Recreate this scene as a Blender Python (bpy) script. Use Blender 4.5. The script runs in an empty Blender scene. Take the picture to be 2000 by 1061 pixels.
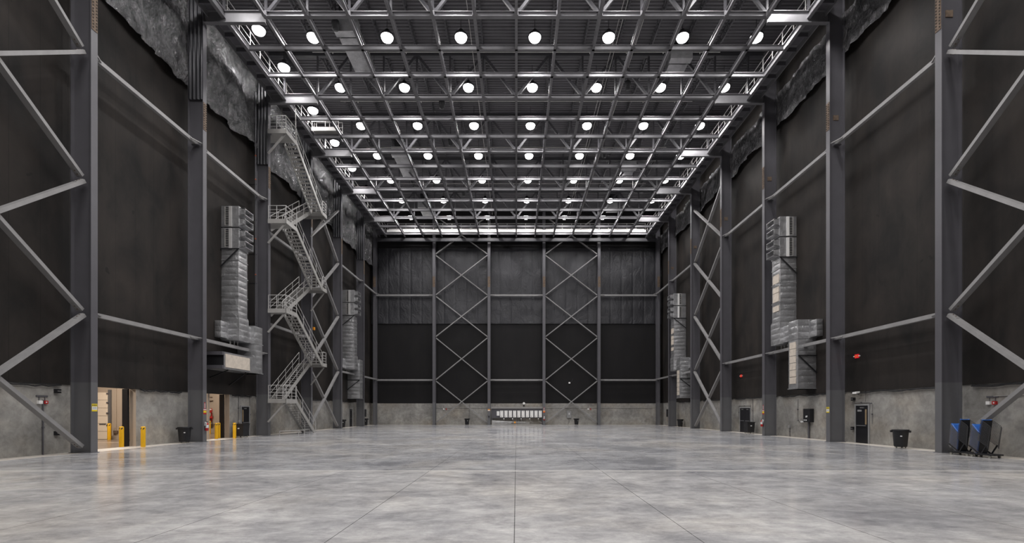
import bpy, math, random
from mathutils import Vector, Matrix, noise as mnoise
random.seed(7)
R = math.radians
scene = bpy.context.scene
COL = scene.collection

# ------------------------------------------------------------------ camera facts
F, VX, VY, EYE = 935.0, 1008.5, 804.0, 1.855      # focal length (px), vanishing point, eye height (m)
WX = 20.25          # side wall face
CX = 18.95          # inner face of side columns
BY = 66.9           # back wall face
HB = 3.05           # height of concrete base
TOPZ = 29.9         # roof deck
C = 2.54            # lighting grid cell
GZ = 25.75          # underside of the lighting grid
COLY = [21.5 + 7.62 * k for k in range(-1, 6)]    # side column lines

def wall_pt(x, y, X=WX):
    """depth and height of a spot on a side wall standing X metres off the centre line"""
    d = F * X / abs(x - VX)
    return d, EYE + (VY - y) * d / F

# ------------------------------------------------------------------ materials
def new_mat(name):
    m = bpy.data.materials.new(name); m.use_nodes = True
    nt = m.node_tree
    return m, nt, nt.nodes['Principled BSDF']

def N(nt, t, **kw):
    n = nt.nodes.new(t)
    for k, v in kw.items():
        setattr(n, k, v)
    return n

def coords(nt, scale=(1, 1, 1)):
    tc = N(nt, 'ShaderNodeTexCoord'); mp = N(nt, 'ShaderNodeMapping')
    mp.inputs['Scale'].default_value = scale
    nt.links.new(tc.outputs['Object'], mp.inputs['Vector'])
    return mp.outputs['Vector']

def noise_tex(nt, vec, scale, detail=4, rough=.55, dist=0):
    n = N(nt, 'ShaderNodeTexNoise')
    n.inputs['Scale'].default_value = scale; n.inputs['Detail'].default_value = detail
    n.inputs['Roughness'].default_value = rough; n.inputs['Distortion'].default_value = dist
    nt.links.new(vec, n.inputs['Vector'])
    return n.outputs['Fac']

def ramp(nt, fac, stops):
    r = N(nt, 'ShaderNodeValToRGB')
    el = r.color_ramp.elements
    while len(el) < len(stops): el.new(.5)
    for e, (p, c) in zip(el, stops):
        e.position = p; e.color = (*c, 1) if len(c) == 3 else c
    nt.links.new(fac, r.inputs['Fac'])
    return r.outputs['Color']

def mixc(nt, fac, a, b, mode='MIX'):
    m = N(nt, 'ShaderNodeMix', data_type='RGBA', blend_type=mode)
    for sock, v in ((m.inputs['Factor'], fac), (m.inputs['A'], a), (m.inputs['B'], b)):
        if hasattr(v, 'is_output') and v.is_output: nt.links.new(v, sock)
        elif isinstance(v, (int, float)): sock.default_value = v if sock.type == 'VALUE' else (v, v, v, 1)
        else: sock.default_value = (*v, 1)
    for i in m.inputs:
        pass
    return m.outputs['Result']

def mixc2(nt, fac, a, b, mode='MIX'):
    m = N(nt, 'ShaderNodeMix', data_type='RGBA', blend_type=mode)
    ins = {'f': m.inputs[0], 'a': m.inputs[6], 'b': m.inputs[7]}
    for k, v in (('f', fac), ('a', a), ('b', b)):
        if isinstance(v, bpy.types.NodeSocket): nt.links.new(v, ins[k])
        elif isinstance(v, (int, float)): ins[k].default_value = v
        else: ins[k].default_value = (*v, 1)
    return m.outputs[2]

def math_n(nt, op, a, b=None, c=None):
    m = N(nt, 'ShaderNodeMath', operation=op)
    for i, v in enumerate((a, b, c)):
        if v is None: continue
        if isinstance(v, bpy.types.NodeSocket): nt.links.new(v, m.inputs[i])
        else: m.inputs[i].default_value = v
    return m.outputs[0]

def bump(nt, bsdf, h, strength=.3, dist=.02):
    b = N(nt, 'ShaderNodeBump')
    b.inputs['Strength'].default_value = strength; b.inputs['Distance'].default_value = dist
    nt.links.new(h, b.inputs['Height']); nt.links.new(b.outputs['Normal'], bsdf.inputs['Normal'])

def plain(name, col, rough=.5, metal=0.0, var=.12, scale=3.0, spec=.5, emit=None, es=0):
    m, nt, b = new_mat(name)
    v = coords(nt)
    f = noise_tex(nt, v, scale)
    lo = tuple(c * (1 - var) for c in col); hi = tuple(min(1, c * (1 + var)) for c in col)
    nt.links.new(ramp(nt, f, [(.3, lo), (.7, hi)]), b.inputs['Base Color'])
    b.inputs['Roughness'].default_value = rough; b.inputs['Metallic'].default_value = metal
    b.inputs['Specular IOR Level'].default_value = spec
    if emit:
        b.inputs['Emission Color'].default_value = (*emit, 1); b.inputs['Emission Strength'].default_value = es
    return m

M = {}
M['steel'] = plain('painted_steel_grey', (.099, .096, .107), .45, var=.06, scale=1.2)
M['steel_low'] = plain('painted_steel_lower_coat', (.135, .135, .142), .45, var=.05, scale=1.2)
M['brace'] = plain('brace_steel', (.27, .265, .265), .5, var=.12, scale=1.5)
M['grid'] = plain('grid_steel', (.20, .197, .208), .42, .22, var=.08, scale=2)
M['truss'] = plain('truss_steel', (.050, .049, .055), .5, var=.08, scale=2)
M['deck'] = plain('roof_deck_paint', (.11, .107, .115), .6, var=.08, scale=.6)
M['galv'] = plain('galvanised_stair_steel', (.36, .35, .335), .45, var=.12, scale=2)
M['rail'] = plain('galvanised_rail', (.5, .49, .48), .4, var=.08, scale=2)
M['rust'] = plain('rusty_primer', (.15, .108, .078), .8, var=.35, scale=8)
M['bolt'] = plain('dark_bolts', (.03, .024, .02), .7)
M['black'] = plain('black_plastic', (.012, .012, .014), .5, var=.2)
M['blackpaint'] = plain('black_paint', (.010, .010, .013), .45, var=.2)
M['white'] = plain('white_enamel', (.90, .89, .87), .4, var=.03)
M['label'] = plain('white_label', (.8, .8, .8), .5, var=.02)
M['red'] = plain('red_paint', (.45, .02, .02), .4, var=.1)
M['coupling'] = plain('orange_primer', (.45, .10, .04), .5)
M['drape'] = plain('black_drape', (.055, .055, .062), .42, .35, var=.25, scale=.8, spec=.8)
M['yellow'] = plain('safety_yellow', (.80, .44, .01), .4, var=.06)
M['orange'] = plain('orange_plastic', (.85, .32, .02), .5, var=.08)
M['signyellow'] = plain('sign_yellow', (.8, .62, .03), .5, var=.03)
M['ink'] = plain('sign_ink', (.03, .03, .03), .6)
M['beige'] = plain('beige_annex_paint', (.43, .36, .295), .7, var=.06, scale=.5)
M['beigedoor'] = plain('cream_door_panel', (.85, .75, .63), .55, var=.04, scale=.7)
M['annexfloor'] = plain('annex_floor', (.22, .18, .15), .25, var=.12, scale=1)
M['chrome'] = plain('steel_bar', (.5, .5, .5), .3, .8, var=.05)
M['greybox'] = plain('grey_enclosure', (.30, .30, .30), .5, var=.06)
M['conduit'] = plain('conduit', (.33, .32, .31), .45, .4, var=.08)
M['blue'] = plain('blue_chair_plastic', (.02, .11, .40), .4, var=.12)
M['darkframe'] = plain('dark_chair_frame', (.10, .10, .11), .35, .5, var=.1)
M['cream'] = plain('cream_insulation_facing', (.62, .55, .47), .6, var=.12, scale=4)
M['rubber'] = plain('rubber_wheel', (.35, .34, .30), .6)
M['glasslit'] = plain('glass_coloured_as_lit', (.34, .25, .15), .2, var=.1)  # tan base colour stands in for the lit room behind the glass
M['redglow'] = plain('exit_red', (.7, .03, .04), .5, emit=(1, .02, .03), es=.30)
M['lens'] = plain('lamp_lens', (.9, .9, .9), .5, emit=(1, .97, .96), es=13)
M['annexlamp'] = plain('annex_lamp_lens', (.9, .9, .9), .5, emit=(1, .83, .62), es=9)

# foil: crumpled silver insulation jacket
m, nt, b = new_mat('foil_insulation')
v = coords(nt, (1, 1, 1))
f = noise_tex(nt, v, 2.6, 6, .6, .8)
ridge = math_n(nt, 'ABSOLUTE', math_n(nt, 'SUBTRACT', f, .5))
nt.links.new(ramp(nt, noise_tex(nt, coords(nt, (1, 1, 1.6)), 1.1, 5, .6, .5), [(.32, (.40, .40, .41)), (.5, (.50, .50, .51)), (.72, (.62, .62, .63))]), b.inputs['Base Color'])
b.inputs['Metallic'].default_value = .72; b.inputs['Roughness'].default_value = .33
bump(nt, b, ridge, .5, .12)
M['foil'] = m
# black plastic sheet, crumpled
m, nt, b = new_mat('black_plastic_sheeting')
v = coords(nt, (1, 1, .6))
f1 = noise_tex(nt, v, .9, 7, .6, 1.6)
f2 = noise_tex(nt, v, 3.4, 5, .55, 1.0)
r1 = math_n(nt, 'ABSOLUTE', math_n(nt, 'SUBTRACT', f1, .5)); r2 = math_n(nt, 'ABSOLUTE', math_n(nt, 'SUBTRACT', f2, .5))
nt.links.new(ramp(nt, f1, [(.3, (.11, .11, .115)), (.7, (.36, .357, .365))]), b.inputs['Base Color'])
b.inputs['Roughness'].default_value = .26; b.inputs['Specular IOR Level'].default_value = 1.0
b.inputs['Metallic'].default_value = .82
h = math_n(nt, 'ADD', r1, math_n(nt, 'MULTIPLY', r2, .35))
bump(nt, b, h, 1.0, .8)
M['sheet'] = m
# same sheet stretched flat on the end wall
m, nt, b = new_mat('black_quilted_blanket')
v = coords(nt, (1, 1, .6))
f1 = noise_tex(nt, v, 1.1, 6, .65, 1.0)
f2 = noise_tex(nt, coords(nt, (1, 1, .12)), 1.3, 3, .5, .2)
nt.links.new(ramp(nt, f2, [(.3, (.0155, .0155, .0195)), (.7, (.029, .029, .0345))]), b.inputs['Base Color'])
b.inputs['Roughness'].default_value = .48; b.inputs['Specular IOR Level'].default_value = .55
bump(nt, b, f1, .5, .25)
M['blanket'] = m

def panel_mat(name, lo, hi, axis, pitch, seam, rough=.75):
    """dark wall panels: mottled paint, faint vertical seams along one axis"""
    m, nt, b = new_mat(name)
    tc = N(nt, 'ShaderNodeTexCoord'); sp = N(nt, 'ShaderNodeSeparateXYZ')
    nt.links.new(tc.outputs['Object'], sp.inputs[0])
    u = sp.outputs[axis]
    fr = math_n(nt, 'FRACT', math_n(nt, 'DIVIDE', u, pitch))
    d = math_n(nt, 'MINIMUM', fr, math_n(nt, 'SUBTRACT', 1.0, fr))
    line = math_n(nt, 'LESS_THAN', d, .012 / pitch)
    v1 = coords(nt, (.55, .55, .32)); v2 = coords(nt, (1, 1, 1)); v3 = coords(nt, (1.2, 1.2, .06))
    big = noise_tex(nt, v1, 1.0, 5, .6, .4)
    streak = noise_tex(nt, v3, 1.0, 4, .5, .2)
    f = math_n(nt, 'ADD', math_n(nt, 'MULTIPLY', big, .75), math_n(nt, 'MULTIPLY', streak, .25))
    c = ramp(nt, f, [(.36, lo), (.66, hi)])
    dots = math_n(nt, 'GREATER_THAN', noise_tex(nt, v2, 2.6, 1, .4), .80)
    c = mixc2(nt, math_n(nt, 'MULTIPLY', line, .55), c, seam)
    c = mixc2(nt, math_n(nt, 'MULTIPLY', dots, .6), c, (.006, .005, .005))
    nt.links.new(c, b.inputs['Base Color'])
    b.inputs['Roughness'].default_value = rough; b.inputs['Specular IOR Level'].default_value = .3
    bump(nt, b, noise_tex(nt, v2, 5, 4), .12, .02)
    return m
M['panel_side'] = panel_mat('dark_acoustic_panels', (.0085, .0076, .0073), (.0295, .0240, .0208), 'Y', 1.27, (.006, .005, .005))
M['panel_back'] = panel_mat('black_acoustic_panels', (.0085, .008, .0088), (.0128, .0118, .0125), 'X', 1.5, (.006, .005, .005))

def concrete_mat(name, base, var, warm):
    m, nt, b = new_mat(name)
    v = coords(nt, (1, 1, 1))
    big = noise_tex(nt, v, .55, 6, .62, .4)
    fine = noise_tex(nt, v, 2.6, 7, .68, .45)
    lo = tuple(c * (1 - var) for c in base); hi = tuple(c * (1 + var) for c in base)
    c = ramp(nt, big, [(.28, lo), (.72, hi)])
    c = mixc2(nt, .55, c, ramp(nt, fine, [(.3, (.5, .5, .5)), (.7, (1.35, 1.35, 1.36))]), 'MULTIPLY')
    w = ramp(nt, noise_tex(nt, coords(nt, (.5, .5, .8)), .5, 3), [(.45, (1, 1, 1)), (.75, warm)])
    c = mixc2(nt, 1.0, c, w, 'MULTIPLY')
    nt.links.new(c, b.inputs['Base Color'])
    b.inputs['Roughness'].default_value = .72
    bump(nt, b, fine, .15, .02)
    return m
M['concrete'] = concrete_mat('wall_concrete', (.315, .305, .285), .40, (1.05, .96, .85))

# polished floor
m, nt, b = new_mat('polished_concrete_floor')
tc = N(nt, 'ShaderNodeTexCoord'); sp = N(nt, 'ShaderNodeSeparateXYZ')
nt.links.new(tc.outputs['Object'], sp.inputs[0])
X, Y = sp.outputs['X'], sp.outputs['Y']
v = coords(nt, (1, .8, 1))
big = noise_tex(nt, coords(nt, (.15, .12, 1)), 1.0, 6, .62, .5)
mid = noise_tex(nt, coords(nt, (.8, 1.0, 1)), .42, 9, .72, .35)
fin = noise_tex(nt, coords(nt, (.75, 1.1, 1)), 1.9, 9, .78, .3)
base = ramp(nt, big, [(.30, (.36, .365, .385)), (.50, (.475, .472, .475)), (.70, (.555, .525, .485))])
c = mixc2(nt, .9, base, ramp(nt, mid, [(.33, (.60, .605, .63)), (.5, (.97, .97, .97)), (.66, (1.28, 1.28, 1.26))]), 'MULTIPLY')
c = mixc2(nt, .9, c, ramp(nt, fin, [(.34, (.64, .64, .66)), (.66, (1.30, 1.30, 1.295))]), 'MULTIPLY')
def near_line(sock, pitch, off, halfw):
    fr = math_n(nt, 'FRACT', math_n(nt, 'DIVIDE', math_n(nt, 'SUBTRACT', sock, off), pitch))
    d = math_n(nt, 'MINIMUM', fr, math_n(nt, 'SUBTRACT', 1.0, fr))
    return math_n(nt, 'LESS_THAN', d, halfw / pitch)
slab = math_n(nt, 'LESS_THAN', Y, 14.97)          # separate pours cured to different greys
c = mixc2(nt, 1.0, c, mixc2(nt, slab, (.86, .865, .875), (1.07, 1.055, 1.035)), 'MULTIPLY')
jl = near_line(X, 2.68, -.03, .007)
jc = near_line(Y, 8.01, 6.94, .005)
pc = math_n(nt, 'COMPARE', Y, 14.97, .10)           # caulked pour joint
pc2 = math_n(nt, 'COMPARE', Y, 47.0, .05)
c = mixc2(nt, math_n(nt, 'MULTIPLY', jl, .8), c, (.05, .05, .05))
c = mixc2(nt, math_n(nt, 'MULTIPLY', jc, .35), c, (.16, .16, .16))
c = mixc2(nt, math_n(nt, 'MULTIPLY', math_n(nt, 'MAXIMUM', pc, pc2), .65), c, (.80, .78, .74))
edge = math_n(nt, 'GREATER_THAN', math_n(nt, 'ABSOLUTE', X), 19.3)     # unpolished strip along the walls
edge2 = math_n(nt, 'GREATER_THAN', Y, 66.0)
edge = math_n(nt, 'MAXIMUM', edge, edge2)
c = mixc2(nt, math_n(nt, 'MULTIPLY', edge, .75), c, (.62, .57, .50))
spots = math_n(nt, 'GREATER_THAN', noise_tex(nt, coords(nt, (.9, .9, 1)), 1.7, 2, .5), .79)
c = mixc2(nt, math_n(nt, 'MULTIPLY', spots, .55), c, (.12, .12, .125))
nt.links.new(c, b.inputs['Base Color'])
rr = ramp(nt, mid, [(.3, (.13, .13, .13)), (.7, (.20, .20, .20))])
rr = mixc2(nt, math_n(nt, 'MULTIPLY', edge, .8), rr, (.7, .7, .7))
nt.links.new(rr, b.inputs['Roughness'])
b.inputs['Specular IOR Level'].default_value = .42
bump(nt, b, fin, .03, .01)
M['floor'] = m

# ------------------------------------------------------------------ mesh builder
class MB:
    def __init__(s): s.v = []; s.f = []; s.sm = []
    def add(s, verts, faces, smooth=False):
        o = len(s.v); s.v += [tuple(p) for p in verts]
        s.f += [tuple(i + o for i in f) for f in faces]; s.sm += [smooth] * len(faces)
        return s
    def box(s, x0, x1, y0, y1, z0, z1):
        if x0 > x1: x0, x1 = x1, x0
        if y0 > y1: y0, y1 = y1, y0
        if z0 > z1: z0, z1 = z1, z0
        return s.add([(x0, y0, z0), (x1, y0, z0), (x1, y1, z0), (x0, y1, z0), (x0, y0, z1), (x1, y0, z1), (x1, y1, z1), (x0, y1, z1)],
                     [(0, 3, 2, 1), (4, 5, 6, 7), (0, 1, 5, 4), (1, 2, 6, 5), (2, 3, 7, 6), (3, 0, 4, 7)])
    def hexa(s, p):
        return s.add(p, [(0, 3, 2, 1), (4, 5, 6, 7), (0, 1, 5, 4), (1, 2, 6, 5), (2, 3, 7, 6), (3, 0, 4, 7)])
    def frame(s, p0, p1, up):
        p0, p1 = Vector(p0), Vector(p1); d = (p1 - p0).normalized(); up = Vector(up)
        w = d.cross(up)
        if w.length < 1e-4: w = d.cross(Vector((1, 0, 0)))
        w.normalize(); h = w.cross(d).normalized()
        return p0, p1, d, w, h
    def bar(s, p0, p1, w, h, up=(0, 0, 1), ow=0, oh=0):
        """square bar from p0 to p1, w wide (sideways) and h tall, axis shifted by ow, oh"""
        p0, p1, d, W, H = s.frame(p0, p1, up)
        a = W * (w / 2); b_ = H * (h / 2); o = W * ow + H * oh
        q = [p0 + o - a - b_, p0 + o + a - b_, p0 + o + a + b_, p0 + o - a + b_]
        q2 = [t + (p1 - p0) for t in q]
        return s.add(q + q2, [(3, 2, 1, 0), (4, 5, 6, 7), (0, 1, 5, 4), (1, 2, 6, 5), (2, 3, 7, 6), (3, 0, 4, 7)])
    def ibeam(s, p0, p1, depth, width, tf=.02, tw=.014, up=(0, 0, 1)):
        s.bar(p0, p1, width, tf, up, 0, depth / 2 - tf / 2)
        s.bar(p0, p1, width, tf, up, 0, -depth / 2 + tf / 2)
        return s.bar(p0, p1, tw, depth - 2 * tf, up)
    def tube(s, pts, r, n=8, cap=True):
        pts = [Vector(p) for p in pts]; rings = []
        for i, p in enumerate(pts):
            d = (pts[min(i + 1, len(pts) - 1)] - pts[max(i - 1, 0)]).normalized()
            a = d.cross(Vector((0, 0, 1)))
            if a.length < .05: a = d.cross(Vector((1, 0, 0)))
            a.normalize(); b_ = d.cross(a)
            rings.append([p + a * (r * math.cos(2 * math.pi * k / n)) + b_ * (r * math.sin(2 * math.pi * k / n)) for k in range(n)])
        vs = [q for ring in rings for q in ring]; fs = []
        for i in range(len(pts) - 1):
            for k in range(n):
                k2 = (k + 1) % n
                fs.append((i * n + k, i * n + k2, (i + 1) * n + k2, (i + 1) * n + k))
        s.add(vs, fs, True)
        if cap:
            o = len(vs)
            s.add(rings[0], [tuple(range(n))[::-1]]); s.add(rings[-1], [tuple(range(n))])
        return s
    def lathe(s, prof, n=20, c=(0, 0, 0), smooth=True, arc=1.0):
        vs = []; fs = []
        for r, z in prof:
            for k in range(n):
                t = 2 * math.pi * k / n
                vs.append((c[0] + r * math.cos(t), c[1] + r * math.sin(t), c[2] + z))
        for i in range(len(prof) - 1):
            for k in range(n):
                k2 = (k + 1) % n
                fs.append((i * n + k, i * n + k2, (i + 1) * n + k2, (i + 1) * n + k))
        s.add(vs, fs, smooth)
        return s
    def mesh(s, name, mat):
        me = bpy.data.meshes.new(name); me.from_pydata(s.v, [], s.f)
        me.polygons.foreach_set('use_smooth', s.sm)
        me.materials.append(mat if not isinstance(mat, str) else M[mat]); me.update()
        return me
    def build(s, name, mat, parent=None):
        o = bpy.data.objects.new(name, s.mesh(name, mat)); COL.objects.link(o)
        if parent is not None: o.parent = parent
        return o

def tag(o, label, cat, group=None, kind=None):
    if label: o['label'] = label
    if cat: o['category'] = cat
    if group: o['group'] = group
    if kind: o['kind'] = kind
    return o
def thing(name, label, cat, loc=(0, 0, 0), group=None, rz=0):
    o = bpy.data.objects.new(name, None); COL.objects.link(o)
    o.empty_display_size = .2; o.location = loc; o.rotation_euler = (0, 0, rz)
    return tag(o, label, cat, group)
def struct(o):
    o['kind'] = 'structure'; return o
def copy_tree(o, parent=None):
    c = o.copy(); COL.objects.link(c)
    if parent is not None: c.parent = parent
    for ch in list(o.children): copy_tree(ch, c)
    return c
ORD = ['first', 'second', 'third', 'fourth', 'fifth', 'sixth', 'seventh', 'eighth', 'ninth', 'tenth', 'eleventh', 'twelfth', 'thirteenth', 'fourteenth', 'fifteenth', 'sixteenth', 'seventeenth', 'eighteenth']
WALLN = {-1: 'stair tower wall', 1: 'wall opposite the stairs'}
SIDE = {-1: 'left', 1: 'right'}

# ------------------------------------------------------------------ room shell
YN = -12.0
flo = struct(MB().box(-WX - .3, WX + .3, YN, BY + .3, -.3, 0).build('floor', 'floor'))
# corrugated roof deck
mb = MB()
pitch, y = .305, YN
prof = []
while y < BY + .3:
    prof += [(y, TOPZ), (y + .12, TOPZ), (y + .16, TOPZ + .09), (y + .265, TOPZ + .09)]
    y += pitch
vs = []; fs = []
for (yy, zz) in prof: vs += [(-WX - .3, yy, zz), (WX + .3, yy, zz)]
for i in range(len(prof) - 1): fs.append((2 * i, 2 * i + 2, 2 * i + 3, 2 * i + 1))
mb.add(vs, fs)
mb.box(-WX - .3, WX + .3, YN, BY + .3, TOPZ + .2, TOPZ + .4)
struct(mb.build('ceiling', 'deck'))

OPEN = [(21.95, 25.50), (30.4, 33.80)]     # doorways through the stair-tower wall
def crumple(x, y0, y1, z0, z1, side, mat_amp=.10, ny=64, nz=34, sag=.25):
    """crumpled sheet hung on a side wall"""
    vs = []; fs = []
    for i in range(ny + 1):
        for j in range(nz + 1):
            yy = y0 + (y1 - y0) * i / ny; t = j / nz
            zb = z0 + sag * (mnoise.noise(Vector((yy * .5, side * 3, 1.7))))
            zz = zb + (z1 - zb) * t
            p = Vector((yy * .55, zz * .42 + yy * .18, side * 4.0))
            a = .8 * mnoise.noise(p) - 1.1 * abs(mnoise.noise(p * 1.9)) - .6 * abs(mnoise.noise(p * 4.3 + Vector((3, 1, 0)))) - .3 * abs(mnoise.noise(p * 9.1))
            off = .32 + mat_amp * (a + .6)
            vs.append((x - side * max(.03, off), yy, zz))
    for i in range(ny):
        for j in range(nz):
            q = i * (nz + 1) + j
            f = (q, q + nz + 1, q + nz + 2, q + 1)
            fs.append(f if side < 0 else f[::-1])
    return vs, fs

for s in (-1, 1):
    w = bpy.data.objects.new('wall_' + SIDE[s], None); COL.objects.link(w); struct(w)
    mb = MB(); xo = s * (WX + .30)
    segs = []
    y = YN
    if s < 0:
        for a, b_ in OPEN: segs.append((y, a)); y = b_
    segs.append((y, BY + .3))
    for a, b_ in segs: mb.box(s * WX, xo, a, b_, 0, HB)
    struct(mb.build('concrete_base', 'concrete', w))
    struct(MB().box(s * (WX - .05), xo, YN, BY + .3, HB, TOPZ + .2).build('acoustic_panels', 'panel_side', w))
    z0 = 21.7 if s < 0 else 23.5
    mb = MB()
    vs, fs = crumple(s * (WX - .05), 12, BY - .2, z0, TOPZ - .1 if s < 0 else 26.0, s, .34 if s < 0 else .24, 420, 56, .5)
    mb.add(vs, fs, True)
    struct(mb.build('plastic_sheeting', 'sheet', w))
w = bpy.data.objects.new('wall_back', None); COL.objects.link(w); struct(w)
struct(MB().box(-WX - .3, WX + .3, BY, BY + .3, 0, HB - .05).build('concrete_base', 'concrete', w))
struct(MB().box(-WX - .3, WX + .3, BY - .02, BY + .3, HB - .05, TOPZ + .2).build('acoustic_panels', 'panel_back', w))
vs = []; fs = []; nx, nz = 400, 60
for i in range(nx + 1):
    for j in range(nz + 1):
        xx = -WX + .05 + (2 * WX - .1) * i / nx; zz = 14.1 + (24.6 - 14.1) * j / nz
        p = Vector((xx * .5, zz * .35, 9.0))
        a = mnoise.noise(p) + .5 * mnoise.noise(p * 2.7)
        seam = abs(((xx + 100) / 1.55) % 1 - .5) * 2
        vs.append((xx, BY - .10 - .05 * (a + .6) - .07 * (1 - seam ** 14), zz))
for i in range(nx):
    for j in range(nz):
        q = i * (nz + 1) + j
        fs.append((q, q + nz + 1, q + nz + 2, q + 1))
struct(MB().add(vs, fs, True).box(-WX + .05, WX - .05, BY - .10, BY - .02, 14.05, 14.12).build('insulation_blanket', 'blanket', w))
struct(MB().box(-WX - .3, WX + .3, YN - .3, YN, 0, TOPZ + .2).build('wall_front', 'panel_back'))

# rooms beyond the two doorways
aw = bpy.data.objects.new('wall_annex', None); COL.objects.link(aw); struct(aw)
mb = MB()
mb.box(-33, -32.8, 16, 42, 0, 6.2)
mb.box(-32.8, -WX - .3, 15.8, 16, 0, 6.2)
mb.box(-32.8, -WX - .3, 32.0, 32.25, 0, 6.2)      # cross wall seen through the first doorway... second room beyond
mb2 = MB().box(-32.8, -WX - .3, 41.0, 41.2, 0, 6.2)
struct(MB().box(-33, -32.8, 16, 41.2, 0, 6.2).build('outer_wall', 'beige', aw))
struct(MB().box(-32.8, -WX - .3, 15.8, 16, 0, 6.2).build('near_wall', 'beige', aw))
struct(MB().box(-32.8, -WX - .32, 31.9, 32.1, 0, 6.2).box(-27.0, -WX - .32, 28.6, 28.8, 0, 0.001).build('cross_wall', 'beige', aw))
struct(mb2.build('far_wall', 'beige', aw))
struct(MB().box(-33, -WX - .3, 15.8, 41.2, -.3, 0).build('floor_annex', 'annexfloor'))
struct(MB().box(-33, -WX - .3, 15.8, 41.2, 6.2, 6.4).build('ceiling_annex', 'beige'))
for k, (a, b_) in enumerate(OPEN):
    t = bpy.data.objects.new('trim_%d' % (k + 1), None); COL.objects.link(t); struct(t)
    struct(MB().box(-WX - .32, -WX - .002, b_ - .02, b_ + .002, 0, HB).build('jamb', 'beige', t))
    struct(MB().box(-WX - .62, -WX - .34, b_ - .16, b_ - .02, 0, HB).build('edge_post', 'blackpaint', t))

# ------------------------------------------------------------------ side columns
def column_meshes(s, wrap):
    """an I column standing at (0,0): web along x, flanges at the hall side and the wall side"""
    xi, xo = s * CX, s * (CX + .92)
    def ish(z0, z1):
        mb = MB()
        mb.box(xi, xi + s * .035, -.17, .17, z0, z1)
        mb.box(xo, xo - s * .035, -.17, .17, z0, z1)
        mb.box(xi + s * .035, xo - s * .035, -.012, .012, z0, z1)
        return mb
    parts = [('shaft', ish(3.16, TOPZ - .6).mesh('shaft', 'steel')),
             ('lower_shaft', ish(.03, 3.16).mesh('lower_shaft', 'steel_low')),
             ('base_plate', MB().box(xi - s * .03, xo + s * .03, -.23, .23, 0, .03).mesh('base_plate', 'steel_low'))]
    mb = MB()
    mb.box(xi - s * .02, xi - s * .001, -.15, .15, 18.95, 20.6)
    parts.append(('splice_plate', mb.mesh('splice_plate', 'rust')))
    mb = MB()
    for j in range(11):
        for yy in (-.09, .09):
            mb.box(xi - s * .045, xi - s * .02, yy - .022, yy + .022, 19.05 + j * .14, 19.09 + j * .14)
    parts.append(('splice_bolts', mb.mesh('splice_bolts', 'bolt')))
    mb = MB().box(xi + s * .3, xi + s * .62, -.05, -.013, 19.55, 19.85)
    if s > 0: parts.append(('web_plate', mb.mesh('web_plate', 'rust')))
    if wrap:
        mb = MB(); nk, nz = 30, 12; vs = []; fs = []
        for j in range(nz + 1):
            z = 20.75 + (29.0 - 20.75) * j / nz
            for k in range(nk + 1):
                t_ = k / nk
                xx = xi + s * (.045 + (.92 - .09) * t_)
                yy = -.17 - .045 * math.sin(k * .75 + j * .34 + s) - .02 * math.sin(k * 1.5 - j * .5)
                vs.append((xx, yy, z))
        for j in range(nz):
            for k in range(nk):
                q = j * (nk + 1) + k; f = (q, q + 1, q + nk + 2, q + nk + 1)
                fs.append(f if s > 0 else f[::-1])
        mb.add(vs, fs, True)
        parts.append(('plastic_wrap', mb.mesh('plastic_wrap', 'drape')))
    return parts
for s in (-1, 1):
    pl, pw = column_meshes(s, False), column_meshes(s, s < 0)
    for k, y in enumerate(COLY):
        t = thing('steel_column', '', 'column', (0, y, 0), 'steel columns along the ' + WALLN[s])
        t['label'] = 'grey steel column, %s, %s' % ('at the near end of the near braced bay' if k == 0 else ORD[k - 1] + ' from the front', WALLN[s])
        if k == 1: t['label'] = 'tall grey steel column beside the ' + ('near doorway with its bollards' if s < 0 else 'stacked blue chairs')
        if k == 2 and s < 0: t['label'] = 'grey steel column with a fire extinguisher between the two doorways'
        if k == 2 and s > 0: t['label'] = 'grey steel column between the single black door and black control panel'
        if k == 3 and s < 0: t['label'] = 'grey plastic-wrapped steel column just in front of the stair tower'
        if k == 3 and s > 0: t['label'] = 'grey steel column with a fire extinguisher beside the double door'
        for nm, me in (pw if 2 <= k else pl):
            o = bpy.data.objects.new(nm, me); COL.objects.link(o); o.parent = t

# ------------------------------------------------------------------ girts along the side walls
GX = 19.42
for s in (-1, 1):
    for k in range(1, 7):
        y0 = COLY[k] + .02; y1 = COLY[k + 1] - .02 if k < 6 else BY - .7
        if k == 4: continue
        if s < 0 and k == 3: zs = (8.72, 15.88)
        else: zs = (6.30, 18.1)
        for j, z in enumerate(zs):
            t = thing('wall_girt', '%s horizontal steel girt, %s bay on the %s' % (('lower', 'upper')[j], ORD[k - 1], WALLN[s]), 'girt', (s * GX, (y0 + y1) / 2, z), 'horizontal girts between the side columns')
            L = (y1 - y0) / 2
            MB().box(-.09, .09, -L, L, -.10, .10).build('rail', 'brace', t)
            for e in (-1, 1):
                MB().bar((-s * .10, e * (L - .75), 0), (-s * (GX - CX - .05), e * (L + .06 if e > 0 else L), 0), .06, .06).build('kicker', 'brace', t)
            for e in (-1, 1): MB().box(-.2, .2, e * (L - .24), e * (L - .02), -.13, -.105).build('seat_bracket', 'steel', t)

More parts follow.
